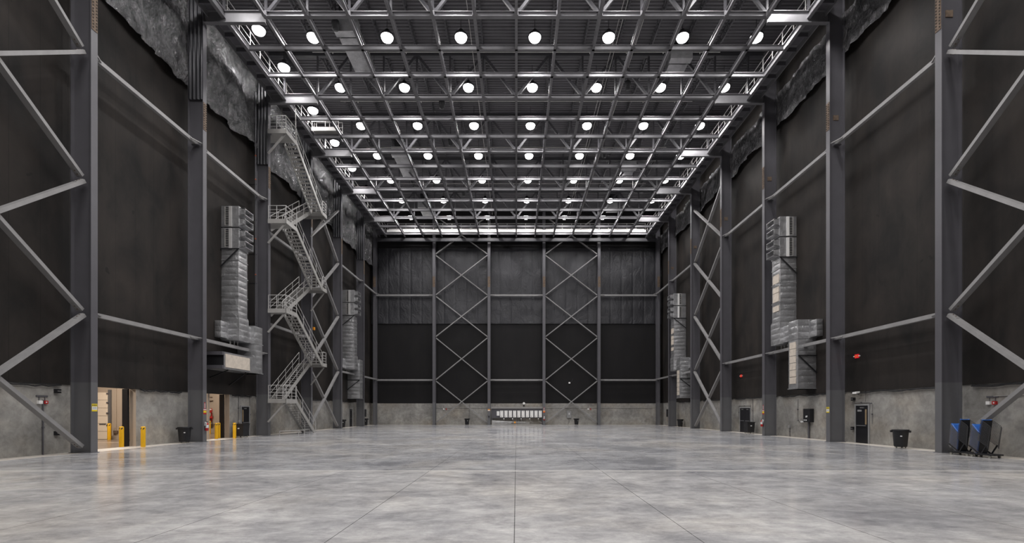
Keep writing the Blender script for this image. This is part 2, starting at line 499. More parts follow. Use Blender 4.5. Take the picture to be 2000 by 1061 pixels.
# ------------------------------------------------------------------ diagonal bracing
LV = [.30, 6.26, 12.22, 17.97, 23.7, 29.4]
PN = ['first', 'second', 'third', 'fourth', 'fifth']
def brace(p0, p1, label, group, wid, hei, up):
    mid = (Vector(p0) + Vector(p1)) / 2
    t = thing('diagonal_brace', label, 'brace', mid, group)
    a, b_ = Vector(p0) - mid, Vector(p1) - mid
    MB().bar(a, b_, wid, hei, up).build('strut', 'brace', t)
    d = (b_ - a).normalized()
    MB().bar(a - d * .02, a + d * .42, wid + .03, hei * .55, up).build('gusset_plate', 'brace', t)
    MB().bar(b_ - d * .42, b_ + d * .02, wid + .03, hei * .55, up).build('gusset_plate', 'brace', t)
    bo = MB()
    for e, q in ((1, a), (-1, b_)):
        for r in (.12, .28):
            bo.bar(q + d * (e * r - .02), q + d * (e * r + .02), wid + .06, .05, up)
    bo.build('bolts', 'rust', t)
    return t
for s in (-1, 1):
    for bi, k in (('near braced bay', 0), ('far braced bay', 4)):
        y0, y1 = COLY[k] + .22, COLY[k + 1] - .22
        for j in range(4 if k == 0 else 4):
            za, zb = LV[j] + (.12 if j else 0), LV[j + 1] - .12
            X0 = s * 19.33
            for e in (0, 1):
                p0 = (X0 + s * (.05 if e else -.05), y0 if e == 0 else y1, za)
                p1 = (X0 + s * (.05 if e else -.05), y1 if e == 0 else y0, zb)
                brace(p0, p1, '%s brace up, rising %s, %s, %s' % (PN[j], 'away from the camera' if e == 0 else 'toward the camera', bi, WALLN[s]),
                      'diagonal braces on the side walls', .15, .27, (1, 0, 0))
# end wall columns, girts, braces
BCX = [-19.5, -11.33, -3.76, 3.81, 11.38, 19.55]
BN = ['corner column beside the stair tower wall', 'second column', 'third column, next to the white cabinets', 'fourth column, with the fire extinguisher', 'fifth column', 'corner column on the side opposite the stairs']
FY = 65.75
for k, x in enumerate(BCX):
    t = thing('steel_column', 'slim grey steel column on the end wall, ' + BN[k], 'column', (x, FY, 0), 'steel columns along the end wall')
    def ish(z0, z1):
        return MB().box(-.19, .19, 0, .03, z0, z1).box(-.19, .19, .72, .75, z0, z1).box(-.012, .012, .03, .72, z0, z1)
    ish(3.1, TOPZ - .6).build('shaft', 'steel', t); ish(.03, 3.1).build('lower_shaft', 'steel_low', t)
    MB().box(-.17, .17, -.02, -.001, 18.95, 20.4).build('splice_plate', 'rust', t)
    MB().box(-.26, .26, -.05, .80, 0, .03).build('base_plate', 'steel_low', t)
for (a, b_) in ((0, 1), (2, 3), (4, 5)):
    for j, z in enumerate((6.2, 17.9)):
        xm = (BCX[a] + BCX[b_]) / 2; L = (BCX[b_] - BCX[a]) / 2 - .02
        t = thing('wall_girt', '%s horizontal steel girt on the end wall, %s' % (('lower', 'upper')[j], {0: 'bay nearest the stair tower wall', 2: 'bay above the white cabinets', 4: 'bay farthest from the stair tower'}[a]), 'girt', (xm, FY + .35, z), 'horizontal girts on the end wall')
        MB().box(-L, L, -.09, .09, -.11, .11).build('rail', 'brace', t)
        for e in ((-1, 1) if a == 2 else ((1,) if a == 0 else (-1,))):
            MB().bar((e * (L - .75), -.1, 0), (e * (L - .02), -.3, 0), .06, .06).build('kicker', 'brace', t)
BL = [.35, 6.15, 12.1, 17.85, 23.5, 28.9]
for a in (1, 3):
    x0, x1 = BCX[a] + .24, BCX[a + 1] - .24
    for j in range(5):
        za, zb = BL[j] + (.1 if j else 0), BL[j + 1] - .1
        for e in (0, 1):
            yy = FY + .38 + (.05 if e else -.05)
            p0 = (x0 if e == 0 else x1, yy, za); p1 = (x1 if e == 0 else x0, yy, zb)
            brace(p0, p1, '%s end wall brace up, rising %s the stairs, crossed bay %s the cabinets' % (PN[j], 'away from' if e == 0 else 'toward', 'before' if a == 1 else 'past'),
                  'crossed braces on the end wall', .12, .25, (0, 1, 0))

# ------------------------------------------------------------------ lighting grid overhead
gy = lambda i: 29.12 + C * i
I0, I1 = -6, 14
for n in range(-7, 8):
    x = n * C
    t = thing('grid_beam', '', 'beam', (x, 0, GZ), 'lengthwise beams of the lighting grid')
    nm = 'central lengthwise grid beam running straight down the hall' if n == 0 else \
        '%s lengthwise grid beam from the hall centre line, %s the stairs' % (ORD[abs(n) - 1], 'toward' if n < 0 else 'away from')
    t['label'] = nm
    dp, wd = (.34, .17) if abs(n) < 7 else (.46, .22)
    MB().ibeam((0, gy(I0), dp / 2), (0, gy(I1) + .9, dp / 2), dp, wd, .018).build('beam', 'grid', t)
    cl = MB()
    for i in range(I0 + 3, I1 - 1, 3):
        cl.box(-.12, .12, gy(i) - .28, gy(i) - .14, .02, .30) if abs(n) < 7 else None
    if cl.v: cl.build('splice_clip', 'grid', t)
TR = [-3, 0, 3, 6, 9, 12]
cnt = 0
for i in range(I0, I1 + 1):
    if i in TR or i < -2: continue
    cnt += i > 0
    t = thing('grid_crossbeam', 'crosswise beam of the lighting grid, %s' % (ORD[cnt - 1] + ' in view from the front' if i > 0 else ['closest over the near floor', 'next over the near floor'][i + 2]), 'beam', (0, gy(i), GZ), 'crosswise beams of the lighting grid')
    MB().ibeam((-7 * C + .12, 0, .15), (7 * C - .12, 0, .15), .30, .17, .018).build('beam', 'grid', t)
# roof trusses
def truss_parts():
    P = []
    zb, zt = 26.0, 29.25
    P.append(('bottom_chord', MB().ibeam((-6 * C, 0, zb - .02), (6 * C, 0, zb - .02), .30, .26, .025).mesh('bottom_chord', 'grid')))
    for s in (-1, 1):
        P.append(('end_beam', MB().ibeam((s * 6 * C, 0, 25.82), (s * (CX + .0), 0, 25.82), .72, .26, .03).mesh('end_beam', 'grid')))
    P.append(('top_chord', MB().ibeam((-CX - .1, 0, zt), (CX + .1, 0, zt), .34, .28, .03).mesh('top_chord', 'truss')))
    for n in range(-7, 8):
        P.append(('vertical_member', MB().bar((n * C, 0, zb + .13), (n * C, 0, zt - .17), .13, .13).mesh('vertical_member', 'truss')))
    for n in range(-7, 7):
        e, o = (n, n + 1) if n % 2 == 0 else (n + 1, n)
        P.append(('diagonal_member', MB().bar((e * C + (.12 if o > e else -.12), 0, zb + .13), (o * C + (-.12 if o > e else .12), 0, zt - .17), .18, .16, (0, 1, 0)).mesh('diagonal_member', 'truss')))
    mb = MB()
    for n in range(-6, 7, 2):
        mb.box(n * C - .30, n * C + .30, -.012, .012, zb + .12, zb + .40)
    P.append(('gusset_plates', mb.mesh('gusset_plates', 'truss')))
    return P
tp = truss_parts()
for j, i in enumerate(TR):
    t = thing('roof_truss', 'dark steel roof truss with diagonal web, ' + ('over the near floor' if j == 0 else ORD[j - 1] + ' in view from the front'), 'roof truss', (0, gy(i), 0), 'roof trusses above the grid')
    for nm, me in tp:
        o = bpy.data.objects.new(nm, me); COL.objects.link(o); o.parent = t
# joists between the trusses
jm_top = MB().bar((0, 0, 0), (0, 3 * C - .3, 0), .11, .06, (0, 0, 1), 0, .25).mesh('top_chord', 'truss')
jb = MB().bar((0, .4, 0), (0, 3 * C - .7, 0), .11, .06, (0, 0, 1), 0, -.25)
jw = MB()
for q in range(10):
    y0 = .25 + q * .71; y1 = y0 + .355
    jw.bar((0, y0, .23), (0, y1, -.23), .035, .035); jw.bar((0, y1, -.23), (0, y0 + .71, .23), .035, .035)
jm_bot = jb.mesh('bottom_chord', 'truss'); jm_web = jw.mesh('web', 'truss')
for j, i in enumerate(TR[:-1] + [12]):
    if i in (12, -3): continue
    for n in range(-7, 8):
        t = thing('roof_joist', '', 'joist', (n * C + .02, gy(i) + .16, 29.6), 'roof joists under the deck')
        t['label'] = 'dark roof joist, %s roof bay, %s' % (ORD[j - 1], 'on the hall centre line' if n == 0 else '%s from centre %s the stairs' % (ORD[abs(n) - 1], 'toward' if n < 0 else 'away from'))
        for nm, me in (('top_chord', jm_top), ('bottom_chord', jm_bot), ('web', jm_web)):
            o = bpy.data.objects.new(nm, me); COL.objects.link(o); o.parent = t

# ------------------------------------------------------------------ high bay lamps
LZ = 27.58
hous = MB().lathe([(.02, .50), (.16, .50), (.18, .30), (.44, .18), (.46, .10), (.42, .05), (.05, .05)], 20).mesh('housing', 'blackpaint')
lens = MB().lathe([(.415, .07), (.40, -.05), (.33, -.17), (.20, -.25), (.06, -.285), (.001, -.29)], 20).mesh('lens', 'lens')  # lens made wide so its shape takes in the glare around the lamp
rod = MB().tube([(0, 0, .5), (0, 0, 1.78)], .02, 6).mesh('hanger_rod', 'black')
def lamp(x, y, label, group, z=LZ, power=235, drop=1.78):
    t = thing('high_bay_lamp', label, 'lamp', (x, y, z), group)
    for nm, me in (('housing', hous), ('lens', lens), ('hanger_rod', rod)):
        o = bpy.data.objects.new(nm, me); COL.objects.link(o); o.parent = t
    ld = bpy.data.lights.new('lamp_light', 'AREA'); ld.shape = 'DISK'; ld.size = .7; ld.energy = power
    ld.color = (1, .975, .965)
    lo = bpy.data.objects.new('lamp_light', ld); COL.objects.link(lo); lo.parent = t; lo.location = (0, 0, -.31)
    return t
ROWS = [-12.5, -10.5, -8.5, -6.5, -4.5, -2.5, -.5, 1.5, 3.5, 5.5, 7.5, 9.5, 11.5, 13.5]
CN = {-5.5: 'third lamp from the centre line toward the stairs', -3.5: 'second lamp from the centre line toward the stairs', -1.5: 'first lamp from the centre line toward the stairs',
      .5: 'first lamp from the centre line away from the stairs', 2.5: 'second lamp from the centre line away from the stairs', 4.5: 'third lamp from the centre line away from the stairs', 6.5: 'lamp above the catwalk facing the stairs'}
for i in ROWS:
    for c in (-5.5, -3.5, -1.5, .5, 2.5, 4.5, 6.5):
        if i > 0:
            lab = 'lit round lamp, %s row: %s' % (ORD[int((i - 1.5) / 2)], CN[c])
        else:
            lab = 'lit round high bay lamp hanging over the near floor'
        lamp(c * C, gy(i), lab, 'high bay lamps in the grid' if i > 0 else 'high bay lamps over the near floor')
for j, y in enumerate((16.5, 21.5, 26.4, 32.3, 35.8, 40.9, 45.8, 50.6, 55.5)):
    lamp(-17.38, y, 'lit round lamp above the stair side catwalk, ' + (ORD[j - 3] + ' in view from the front' if j > 2 else ORD[j] + ' over the near floor'), 'lamps above the stair side catwalk', power=175)

# ------------------------------------------------------------------ catwalks
def catwalk_side(s):
    y0, y1 = gy(-6), BY - 1.0
    t = thing('catwalk', 'long steel catwalk with rails above the ' + WALLN[s], 'catwalk', (s * 7 * C, 0, 26.25))
    MB().box(s * .10, s * 1.0, y0, y1, -.04, 0).build('deck', 'grid', t)
    MB().box(s * .03, s * .06, y0, y1, 0, .16).build('toe_board', 'rail', t)
    MB().box(s * .95, s * 1.0, y0, y1, -.42, -.04).build('edge_channel', 'grid', t)
    n = 0; y = y0 + .4; k = 0
    br = MB().box(s * .10, s * .97, -.05, .05, -.32, -.05).mesh('bracket', 'steel')
    po = MB().box(s * .03, s * .07, -.022, .022, 0, 1.08).mesh('post', 'rail')
    while y < y1 - .2:
        o = bpy.data.objects.new('bracket', br); COL.objects.link(o); o.parent = t; o.location = (0, y, 0)
        o = bpy.data.objects.new('post', po); COL.objects.link(o); o.parent = t; o.location = (0, y, 0)
        y += 1.27
    pl = MB(); y = y0 + .4
    while y < y1 - 1.5:
        pl.box(s * .2, s * .9, y + .12, y + 1.0, -.07, -.045); y += 1.27
    pl.build('soffit_panel', 'steel', t)
    MB().tube([(s * .05, y0, 1.08), (s * .05, y1, 1.08)], .024).build('top_rail', 'rail', t)
    MB().tube([(s * .05, y0, .58), (s * .05, y1, .58)], .018).build('mid_rail', 'rail', t)
catwalk_side(-1); catwalk_side(1)
t = thing('catwalk', 'pale steel catwalk with rails crossing in front of the end wall', 'catwalk', (0, gy(14) + .35, 26.3))
MB().box(-17.6, 17.6, 0, .95, -.05, 0).build('deck', 'galv', t)
MB().box(-17.6, 17.6, .90, .96, -.05, .75).build('kick_plate', 'white', t)
MB().box(-17.6, 17.6, -.03, 0, -.06, .26).build('toe_board', 'white', t)
for q in range(29):
    xx = -17.5 + q * 1.25
    MB().box(xx - .022, xx + .022, -.03, .01, .2, 1.1).build('post', 'rail', t)
MB().tube([(-17.6, 0, 1.1), (17.6, 0, 1.1)], .024).build('top_rail', 'rail', t)
MB().tube([(-17.6, 0, .62), (17.6, 0, .62)], .018).build('mid_rail', 'rail', t)
MB().box(-19.2, 19.2, BY - 1.25, BY - 1.05, 25.2, 25.65).build('header_beam', 'truss', None)
o = bpy.data.objects['header_beam']; tag(o, 'dark horizontal steel header beam across the tops of the end wall columns', 'beam')

t = thing('walkway', 'short pale walkway with rails from the stair side catwalk into the grid', 'walkway', (-16.6, 41.7, 26.25))
MB().box(-1.05, 1.3, -.45, .45, -.05, 0).build('deck', 'galv', t)
for e in (-1, 1):
    MB().box(-1.05, 1.3, e * .45, e * .48, -.2, .12).build('toe_board', 'rail', t)
    for h in (1.05, .6): MB().tube([(-1.05, e * .46, h), (1.3, e * .46, h)], .022, 6).build('rail', 'rail', t)
    for xx in (-1.0, .15, 1.28): MB().tube([(xx, e * .46, 0), (xx, e * .46, 1.05)], .022, 6).build('post', 'rail', t)

# ------------------------------------------------------------------ overhead ducts, speakers, sprinkler pipes
def roof_duct(x, y0, y1, label, z=27.7, cut=True):
    t = thing('ceiling_duct', label, 'duct', (x, (y0 + y1) / 2, z), 'foil wrapped ducts above the grid')
    L = (y1 - y0) / 2
    MB().box(-.8, .8, -L, -L + .55, 0, .85).build('inlet_section', 'foil', t)
    MB().box(-.7, .7, -L + .75, L, .08, .78).build('duct_body', 'foil', t)
    MB().box(-.55, .55, -L + .55, -L + .75, .1, .75).build('flexible_collar', 'black', t)
    MB().box(-.45, .45, -L - .05, -L + .4, .85, 1.75).build('riser', 'black', t)
    h = MB()
    for yy in (-L + 1.2, L - .4):
        for xx in (-.72, .72): h.tube([(xx, yy, .1), (xx, yy, 1.5)], .012, 5)
    h.build('hanger_rods', 'black', t)
for (x, y0, y1, lab) in ((-11.6, 32.5, 37.0, 'foil-wrapped duct above the grid nearest the front, stair side'), (-11.8, 48.2, 53.0, 'foil-wrapped duct above the grid midway down, stair side'),
                         (-11.7, 60.6, 64.0, 'foil-wrapped duct above the far grid, stair side'), (12.1, 35.0, 36.6, 'short foil-wrapped duct above the front of the grid, side opposite the stairs'),
                         (12.0, 50.9, 52.6, 'short foil-wrapped duct midway down, side opposite the stairs'), (12.4, 60.8, 62.4, 'short foil-wrapped duct above the far grid, side opposite the stairs')):
    roof_duct(x, y0, y1, lab)
spk = MB().lathe([(.001, -.28), (.20, -.28), (.26, .20), (.24, .32), (.10, .40), (.001, .42)], 14).mesh('cabinet', 'black')
yok = MB().tube([(0, 0, .4), (0, 0, 1.5)], .03, 6).mesh('hanging_pole', 'black')
for (px, py, nm) in ((863, 205, 'stair side front'), (1226, 168, 'front, away from the stairs'), (880, 278, 'stair side middle'), (1180, 302, 'middle, away from the stairs'), (906, 378, 'stair side far'), (655, 50, 'over the stair side edge of the grid')):
    zr = 25.9; d = F * zr / (VY - py); x = (px - VX) * d / F
    t = thing('loudspeaker', 'black tapered loudspeaker hanging above the grid, ' + nm, 'speaker', (x, d, EYE + zr), 'black speakers above the grid')
    for n_, me in (('cabinet', spk), ('hanging_pole', yok)):
        o = bpy.data.objects.new(n_, me); COL.objects.link(o); o.parent = t
for j, i in enumerate((.5, 2.4, 4.6, 7.4, 10.4)):
    t = thing('sprinkler_pipe', 'thin sprinkler pipe crossing above the grid, %s from the front' % ORD[j], 'pipe', (0, gy(i), 28.3), 'sprinkler pipes under the roof')
    MB().tube([(-15, 0, 0), (15, 0, 0)], .03, 6).build('pipe', 'galv', t)
    h = MB()
    for q in range(11):
        h.tube([(-13.5 + q * 2.7, 0, 0), (-13.5 + q * 2.7, 0, -.12)], .03, 6)
    h.build('sprinkler_heads', 'rail', t)
    for q in range(5): MB().tube([(-12.4 + q * 6.2, 0, .02), (-12.4 + q * 6.2, 0, TOPZ - 28.3 + .02)], .012, 5).build('hanger', 'black', t)
for j, x in enumerate((-3.2, 6.9, 8.3)):
    t = thing('cable_run', 'thin lengthwise cable line under the roof, %s' % ('stair side' if x < 0 else ORD[j - 1] + ' on the side away from the stairs'), 'cable', (x, 0, 28.2), 'cable lines under the roof')
    MB().tube([(0, 24, 0), (0, 64, 0)], .022, 6).build('cable', 'galv', t)
    if x > 0: MB().tube([(.25, 24, 0), (.25, 64, 0)], .022, 6).build('cable', 'galv', t)

# ------------------------------------------------------------------ stair tower
st = thing('stair_tower', 'tall grey switchback stair tower of open steel flights and landings', 'stairs', (-18.5, 40.2, 0))
SO = Vector((-18.5, 40.2, 0))
def loc(p): return tuple(Vector(p) - SO)
def flight(x0, x1, ya, za, yb, zb, n, under_rail=True):
    """open-riser flight climbing from (ya,za) to (yb,zb)"""
    fl = bpy.data.objects.new('stair_flight', None); COL.objects.link(fl); fl.parent = st
    for x in (x0, x1):
        MB().bar(loc((x, ya, za - .12)), loc((x, yb, zb - .12)), .06, .30).build('stringer', 'galv', fl)
    tr = MB().box(x0 - SO.x + .02, x1 - SO.x - .02, -.14, .14, -.04, 0).mesh('tread', 'galv')
    for k in range(1, n):
        u = k / n
        o = bpy.data.objects.new('tread', tr); COL.objects.link(o); o.parent = fl
        o.location = (0, ya + (yb - ya) * u - SO.y, za + (zb - za) * u)
    for x in (x0, x1):
        MB().tube([loc((x, ya, za + .98)), loc((x, yb, zb + .98))], .024, 6).build('handrail', 'rail', fl)
        MB().tube([loc((x, ya, za + .53)), loc((x, yb, zb + .53))], .018, 6).build('mid_rail', 'rail', fl)
        m_ = max(3, int(abs(yb - ya) / 1.2))
        for q in range(m_ + 1):
            u = q / m_; p = (x, ya + (yb - ya) * u, za + (zb - za) * u)
            MB().tube([loc((p[0], p[1], p[2] - .05)), loc((p[0], p[1], p[2] + .98))], .022, 6).build('post', 'rail', fl)
def rails(lp, pts, z):
    for h, r in ((1.05, .024), (.75, .014), (.5, .016), (.25, .014)):
        MB().tube([loc((x, y, z + h)) for x, y in pts], r, 6).build('landing_rail', 'rail', lp)
    for x, y in pts:
        MB().tube([loc((x, y, z)), loc((x, y, z + 1.05))], .024, 6).build('post', 'rail', lp)
XI, XM0, XM1, XW = -17.5, -18.45, -18.62, -19.57
near_z = [2.80, 9.65, 16.45, 23.28]; far_z = [6.20, 13.02, 19.85]
YT, YBm = 38.1, 43.1
for z in near_z:
    lp = bpy.data.objects.new('landing', None); COL.objects.link(lp); lp.parent = st
    MB().box(XM0 - .4 - SO.x, XI - SO.x + .03, 36.35 - SO.y, YT - SO.y, z - .06, z).box(XW - SO.x, XM0 - .4 - SO.x, 37.02 - SO.y, YT - SO.y, z - .06, z).build('landing_plate', 'galv', lp)
    MB().box(XM0 - .4 - SO.x, XI - SO.x + .03, 36.30 - SO.y, 36.36 - SO.y, z - .30, z + .02).box(XI - SO.x, XI - SO.x + .06, 36.3 - SO.y, YT - SO.y, z - .30, z + .02).build('edge_beam', 'galv', lp)
    rails(lp, [(XM0 - .38, 36.36), (-18.2, 36.36), (XI, 36.36), (XI, 37.3), (XI, YT)], z)
    MB().bar(loc((XI - .15, 36.5, z - .3)), loc((-18.93, 36.5, z - 1.75)), .1, .12).build('knee_brace', 'galv', lp)
for z in far_z:
    lp = bpy.data.objects.new('landing', None); COL.objects.link(lp); lp.parent = st
    MB().box(XW - SO.x, XI - SO.x + .03, YBm - SO.y, 44.05 - SO.y, z - .06, z).build('landing_plate', 'galv', lp)
    MB().box(XW - SO.x, XI - SO.x + .03, 44.0 - SO.y, 44.06 - SO.y, z - .28, z + .02).box(XI - SO.x, XI - SO.x + .06, YBm - SO.y, 44.06 - SO.y, z - .28, z + .02).build('edge_beam', 'galv', lp)
    rails(lp, [(XI, YBm + .15), (XI, 44.0), (-18.4, 44.0), (XW + .1, 44.0)], z)
    MB().bar(loc((XI - .2, 44.0, z - .3)), loc((-18.93, 44.1, z - 1.9)), .08, .1).build('knee_brace', 'galv', lp)
flight(XM0, XI, 41.75, 0.0, YT - .15, near_z[0], 15)
for k in range(3):
    flight(XW, XM1, YT, near_z[k], YBm, far_z[k], 18)
    flight(XM0, XI, YBm, far_z[k], YT, near_z[k + 1], 18)
hang = MB()
for x in (XI - .02, XM1): hang.bar(loc((x, 38.0, 23.2)), loc((x, 38.0, 25.9)), .05, .05)
hang.build('hanger', 'galv', st)
t = thing('floor_rail', 'low grey floor rail in front of the foot of the stair tower', 'rail', (-18.2, 38.6, 0))
MB().tube([(-.2, -1.4, .32), (.55, .2, .32), (.55, 2.3, .32)], .03, 6).build('rail', 'rail', t)
for p in ((-.2, -1.4), (.55, .2), (.55, 1.2), (.55, 2.3)):
    MB().tube([(p[0], p[1], 0), (p[0], p[1], .32)], .025, 6).build('post', 'rail', t)

# ------------------------------------------------------------------ wall air handling towers
def pillow(x0, x1, y0, y1, z0, z1, seg=.42, amp=.035):
    """box wrapped in soft insulation: bulges between horizontal tape seams"""
    if x0 > x1: x0, x1 = x1, x0
    m_ = max(1, round((z1 - z0) / seg)); mb = MB(); vs = []; n = 6
    lv = []
    for q in range(m_):
        for u in (0.0, .12, .35, .65, .88):
            lv.append((z0 + (z1 - z0) * (q + u) / m_, 1.0 - (2 * abs(u - .5)) ** 3))
    lv.append((z1, 0.0))
    for z, bu in lv:
        ring = []
        for a, b_ in (((x0, y0), (x1, y0)), ((x1, y0), (x1, y1)), ((x1, y1), (x0, y1)), ((x0, y1), (x0, y0))):
            for k in range(n):
                t_ = k / n; px = a[0] + (b_[0] - a[0]) * t_; py = a[1] + (b_[1] - a[1]) * t_
                d = amp * bu * (.25 + .9 * math.sin(math.pi * t_)) + .014 * mnoise.noise(Vector((px * 3 + x0, py * 3 + y0 * 7, z * 3)))
                nx_, ny_ = (b_[1] - a[1]), -(b_[0] - a[0]); L = math.hypot(nx_, ny_)
                ring.append((px + nx_ / L * d, py + ny_ / L * d, z))
        vs += ring
    N_ = 4 * n; fs = []
    for j in range(len(lv) - 1):
        for k in range(N_):
            k2 = (k + 1) % N_
            fs.append((j * N_ + k, j * N_ + k2, (j + 1) * N_ + k2, (j + 1) * N_ + k))
    mb.add(vs, fs, False)
    mb.add(vs[:N_], [tuple(range(N_))[::-1]]); mb.add(vs[-N_:], [tuple(range(N_))])
    return mb
def duct_unit(s, ty, lower_near, label, plenum=False, xin=1.2):
    """foil-wrapped tower on a side wall; s = side, ty = front of tower"""
    xw, xi = s * (WX - .06), s * (WX - .06 - xin)
    t = thing('air_duct', label, 'duct', (s * (WX - .06), ty, 0), 'foil wrapped air ducts on the side walls')
    ox, oy = s * (WX - .06), ty
    def bx(x0, x1, y0, y1, z0, z1, nm, mat, par=t):
        if mat == 'foil' and nm != 'louvre_module' and nm != 'plenum':
            return pillow(x0 - ox, x1 - ox, y0 - oy, y1 - oy, z0, z1).build(nm, mat, par)
        return MB().box(x0 - ox, x1 - ox, y0 - oy, y1 - oy, z0, z1).build(nm, mat, par)
    y0, y1 = ty, ty + 1.15
    # two louvre modules
    for j in range(2):
        za = 13.0 + j * 1.5; zb = za + 1.42
        md = bx(xw, xi, y0, y1, za, zb, 'louvre_module', 'foil')
        g = MB()
        xa = xi + s * .70
        g.box(xa - ox, xa + s * .20 - ox, -.012, .02, za + .12, zb - .1)
        g.build('grille_shade_plate', 'black', md)  # black plate stands in for the shade behind the bars
        g = MB()
        for q in range(10):
            zz = za + .12 + q * .12
            g.box(xa - ox, xa + s * .20 - ox, -.03, .0, zz, zz + .035)
        g.box(xa + s * .20 - ox, xa + s * .24 - ox, -.06, 0, za + .08, zb - .06)
        g.build('grille_bars', 'galv', md)
        g = MB().box(xa - s * .04 - ox, xa - s * .22 - ox, -.05, 0, za + .02, zb - .02)
        g.build('filter_frame', 'white' if s > 0 else 'rail', md)
        for q in range(2):
            zc = za + .36 + q * .70
            h = MB()
            o_ = .40
            x_a, x_b = xi - ox, xi - s * o_ - ox
            h.hexa([(x_a, .05, zc - .27), (x_b, .05, zc - .22), (x_b, 1.10, zc - .22), (x_a, 1.10, zc - .27), (x_a, .05, zc - .24), (x_b, .05, zc - .19), (x_b, 1.10, zc - .19), (x_a, 1.10, zc - .24)])
            h.hexa([(x_a, .05, zc + .22), (x_b, .05, zc + .17), (x_b, 1.10, zc + .17), (x_a, 1.10, zc + .22), (x_a, .05, zc + .26), (x_b, .05, zc + .21), (x_b, 1.10, zc + .21), (x_a, 1.10, zc + .26)])
            h.box(x_a, x_b, .05, .08, zc - .25, zc + .24); h.box(x_a, x_b, 1.07, 1.10, zc - .25, zc + .24)
            h.box(x_a, x_a - s * .02, .08, 1.07, zc - .24, zc + .22)
            h.build('air_nozzle', 'foil', md)
    bx(xw, xi + s * .05, y0 + .03, y1 - .03, 8.3, 13.0, 'riser', 'foil')
    for zz in (8.32, 9.75, 11.1, 12.2):
        MB().box(xw - ox, xi + s * .01 - ox, -.01, 1.16, zz, zz + .06).build('seam_band', 'foil', t)
    if s > 0:
        pn = MB()
        for q, zz in enumerate((9.15, 9.86, 10.52, 11.2)):
            pn.box(xi + s * .03 - ox, xi - s * .02 - ox, .15, .92, zz, zz + .62 if q % 2 else zz + .4)
        pn.build('facing_patch', 'cream', t)
    bx(xw, xi - s * .02, y0 - .02, y1 + .02, 6.72, 8.3, 'base_box', 'foil')
    # offset box that drops down
    d = -1 if lower_near else 1
    ya = y0 - 2.25 if lower_near else y1 + .75
    yb = ya + 1.1
    zl = 3.38 if not plenum else 4.62
    bx(xw, xi - s * .02, min(ya, yb), max(ya, yb), zl, 8.06, 'drop_box', 'foil')
    bx(xw - s * .15, xi + s * .2, (yb if lower_near else y1), (y0 if lower_near else ya), 6.8, 7.95, 'transfer_duct', 'foil')
    for zz in (zl, 6.76):
        MB().box(xw - ox, xi - s * .07 - ox, min(ya, yb) - oy - .05, max(ya, yb) - oy + .05, zz, zz + .06).build('seam_band', 'foil', t)
    if s > 0:
        pn = MB()
        for q in range(6):
            zz = 3.75 + q * .48
            pn.box(xi - s * .03 - ox, xi - s * .075 - ox, ya - oy + .2, yb - oy - .2, zz, zz + .44)
        pn.build('facing_patch', 'cream', t)
    elif not plenum:
        pass
    # round fan collar on the end of the base
    cy = (ya - .02) if lower_near else (y0 - .02)
    cy -= oy
    pillow(xw - s * .02 - ox, xw - s * .42 - ox, cy - .72, cy - .02, 6.85, 7.95).build('side_collar', 'foil', t)
    MB().box(xw - ox, xw - s * .50 - ox, cy - .06, cy, 6.78, 8.02).build('collar_flange', 'foil', t)
    if plenum:
        pm = bx(xw, xi - s * .12, y0 - 1.85, ya + .05, 4.62, 5.72, 'plenum', 'foil')
        MB().box(xi - s * .122 - ox, xi - s * .15 - ox, -1.7, 1.1, 4.74, 5.6).build('filter_panel', 'cream', pm)
        fr = MB()
        for zz in (4.62, 5.50): fr.box(xw - ox, xi - s * .14 - ox, -2.05, -1.84, zz, zz + .22)
        fr.build('mouth_flange', 'steel', pm)
        MB().box(xw - ox, xi - s * .1 - ox, -1.90, -1.86, 4.84, 5.5).build('mouth', 'black', pm)  # black plate paints the shade inside the open duct end
    def br(a, b_): MB().bar(a, b_, .06, .07).build('support_bracket', 'black', t)
    br((xi - ox, -.08, 12.95), (xw - ox, -.08, 11.75)); br((xi - s * .05 - ox, -.08, 12.97), (xw - ox, -.08, 12.97))
    yn = min(ya, yb) - oy - .09
    if not plenum:
        br((xi - ox, yn, 5.6), (xw - ox, yn, 4.45)); br((xi - s * .05 - ox, yn, 5.62), (xw - ox, yn, 5.62))
    else:
        br((xi - ox, .9, 4.58), (xw - ox, .9, 3.7)); br((xi - ox, -1.2, 4.58), (xw - ox, -1.2, 4.1))
    lg = MB()
    for yy in (.15, .6, 1.0):
        lg.box(xw - s * .5 - ox, xw - s * .56 - ox, yy - .03, yy + .03, 6.42, 6.72)
    lg.build('stand_leg', 'galv', t)
duct_unit(-1, 32.75, False, 'foil-wrapped air duct above the second doorway, with louvred top and pale plenum', True)
duct_unit(-1, 55.35, False, 'foil-wrapped air duct on the stair tower wall near the end wall', False, 1.45)
duct_unit(1, 34.5, True, 'large foil-wrapped air duct above the black control panel', False)
duct_unit(1, 57.0, True, 'foil-wrapped air duct near the end wall, opposite the stairs', False, 1.45)

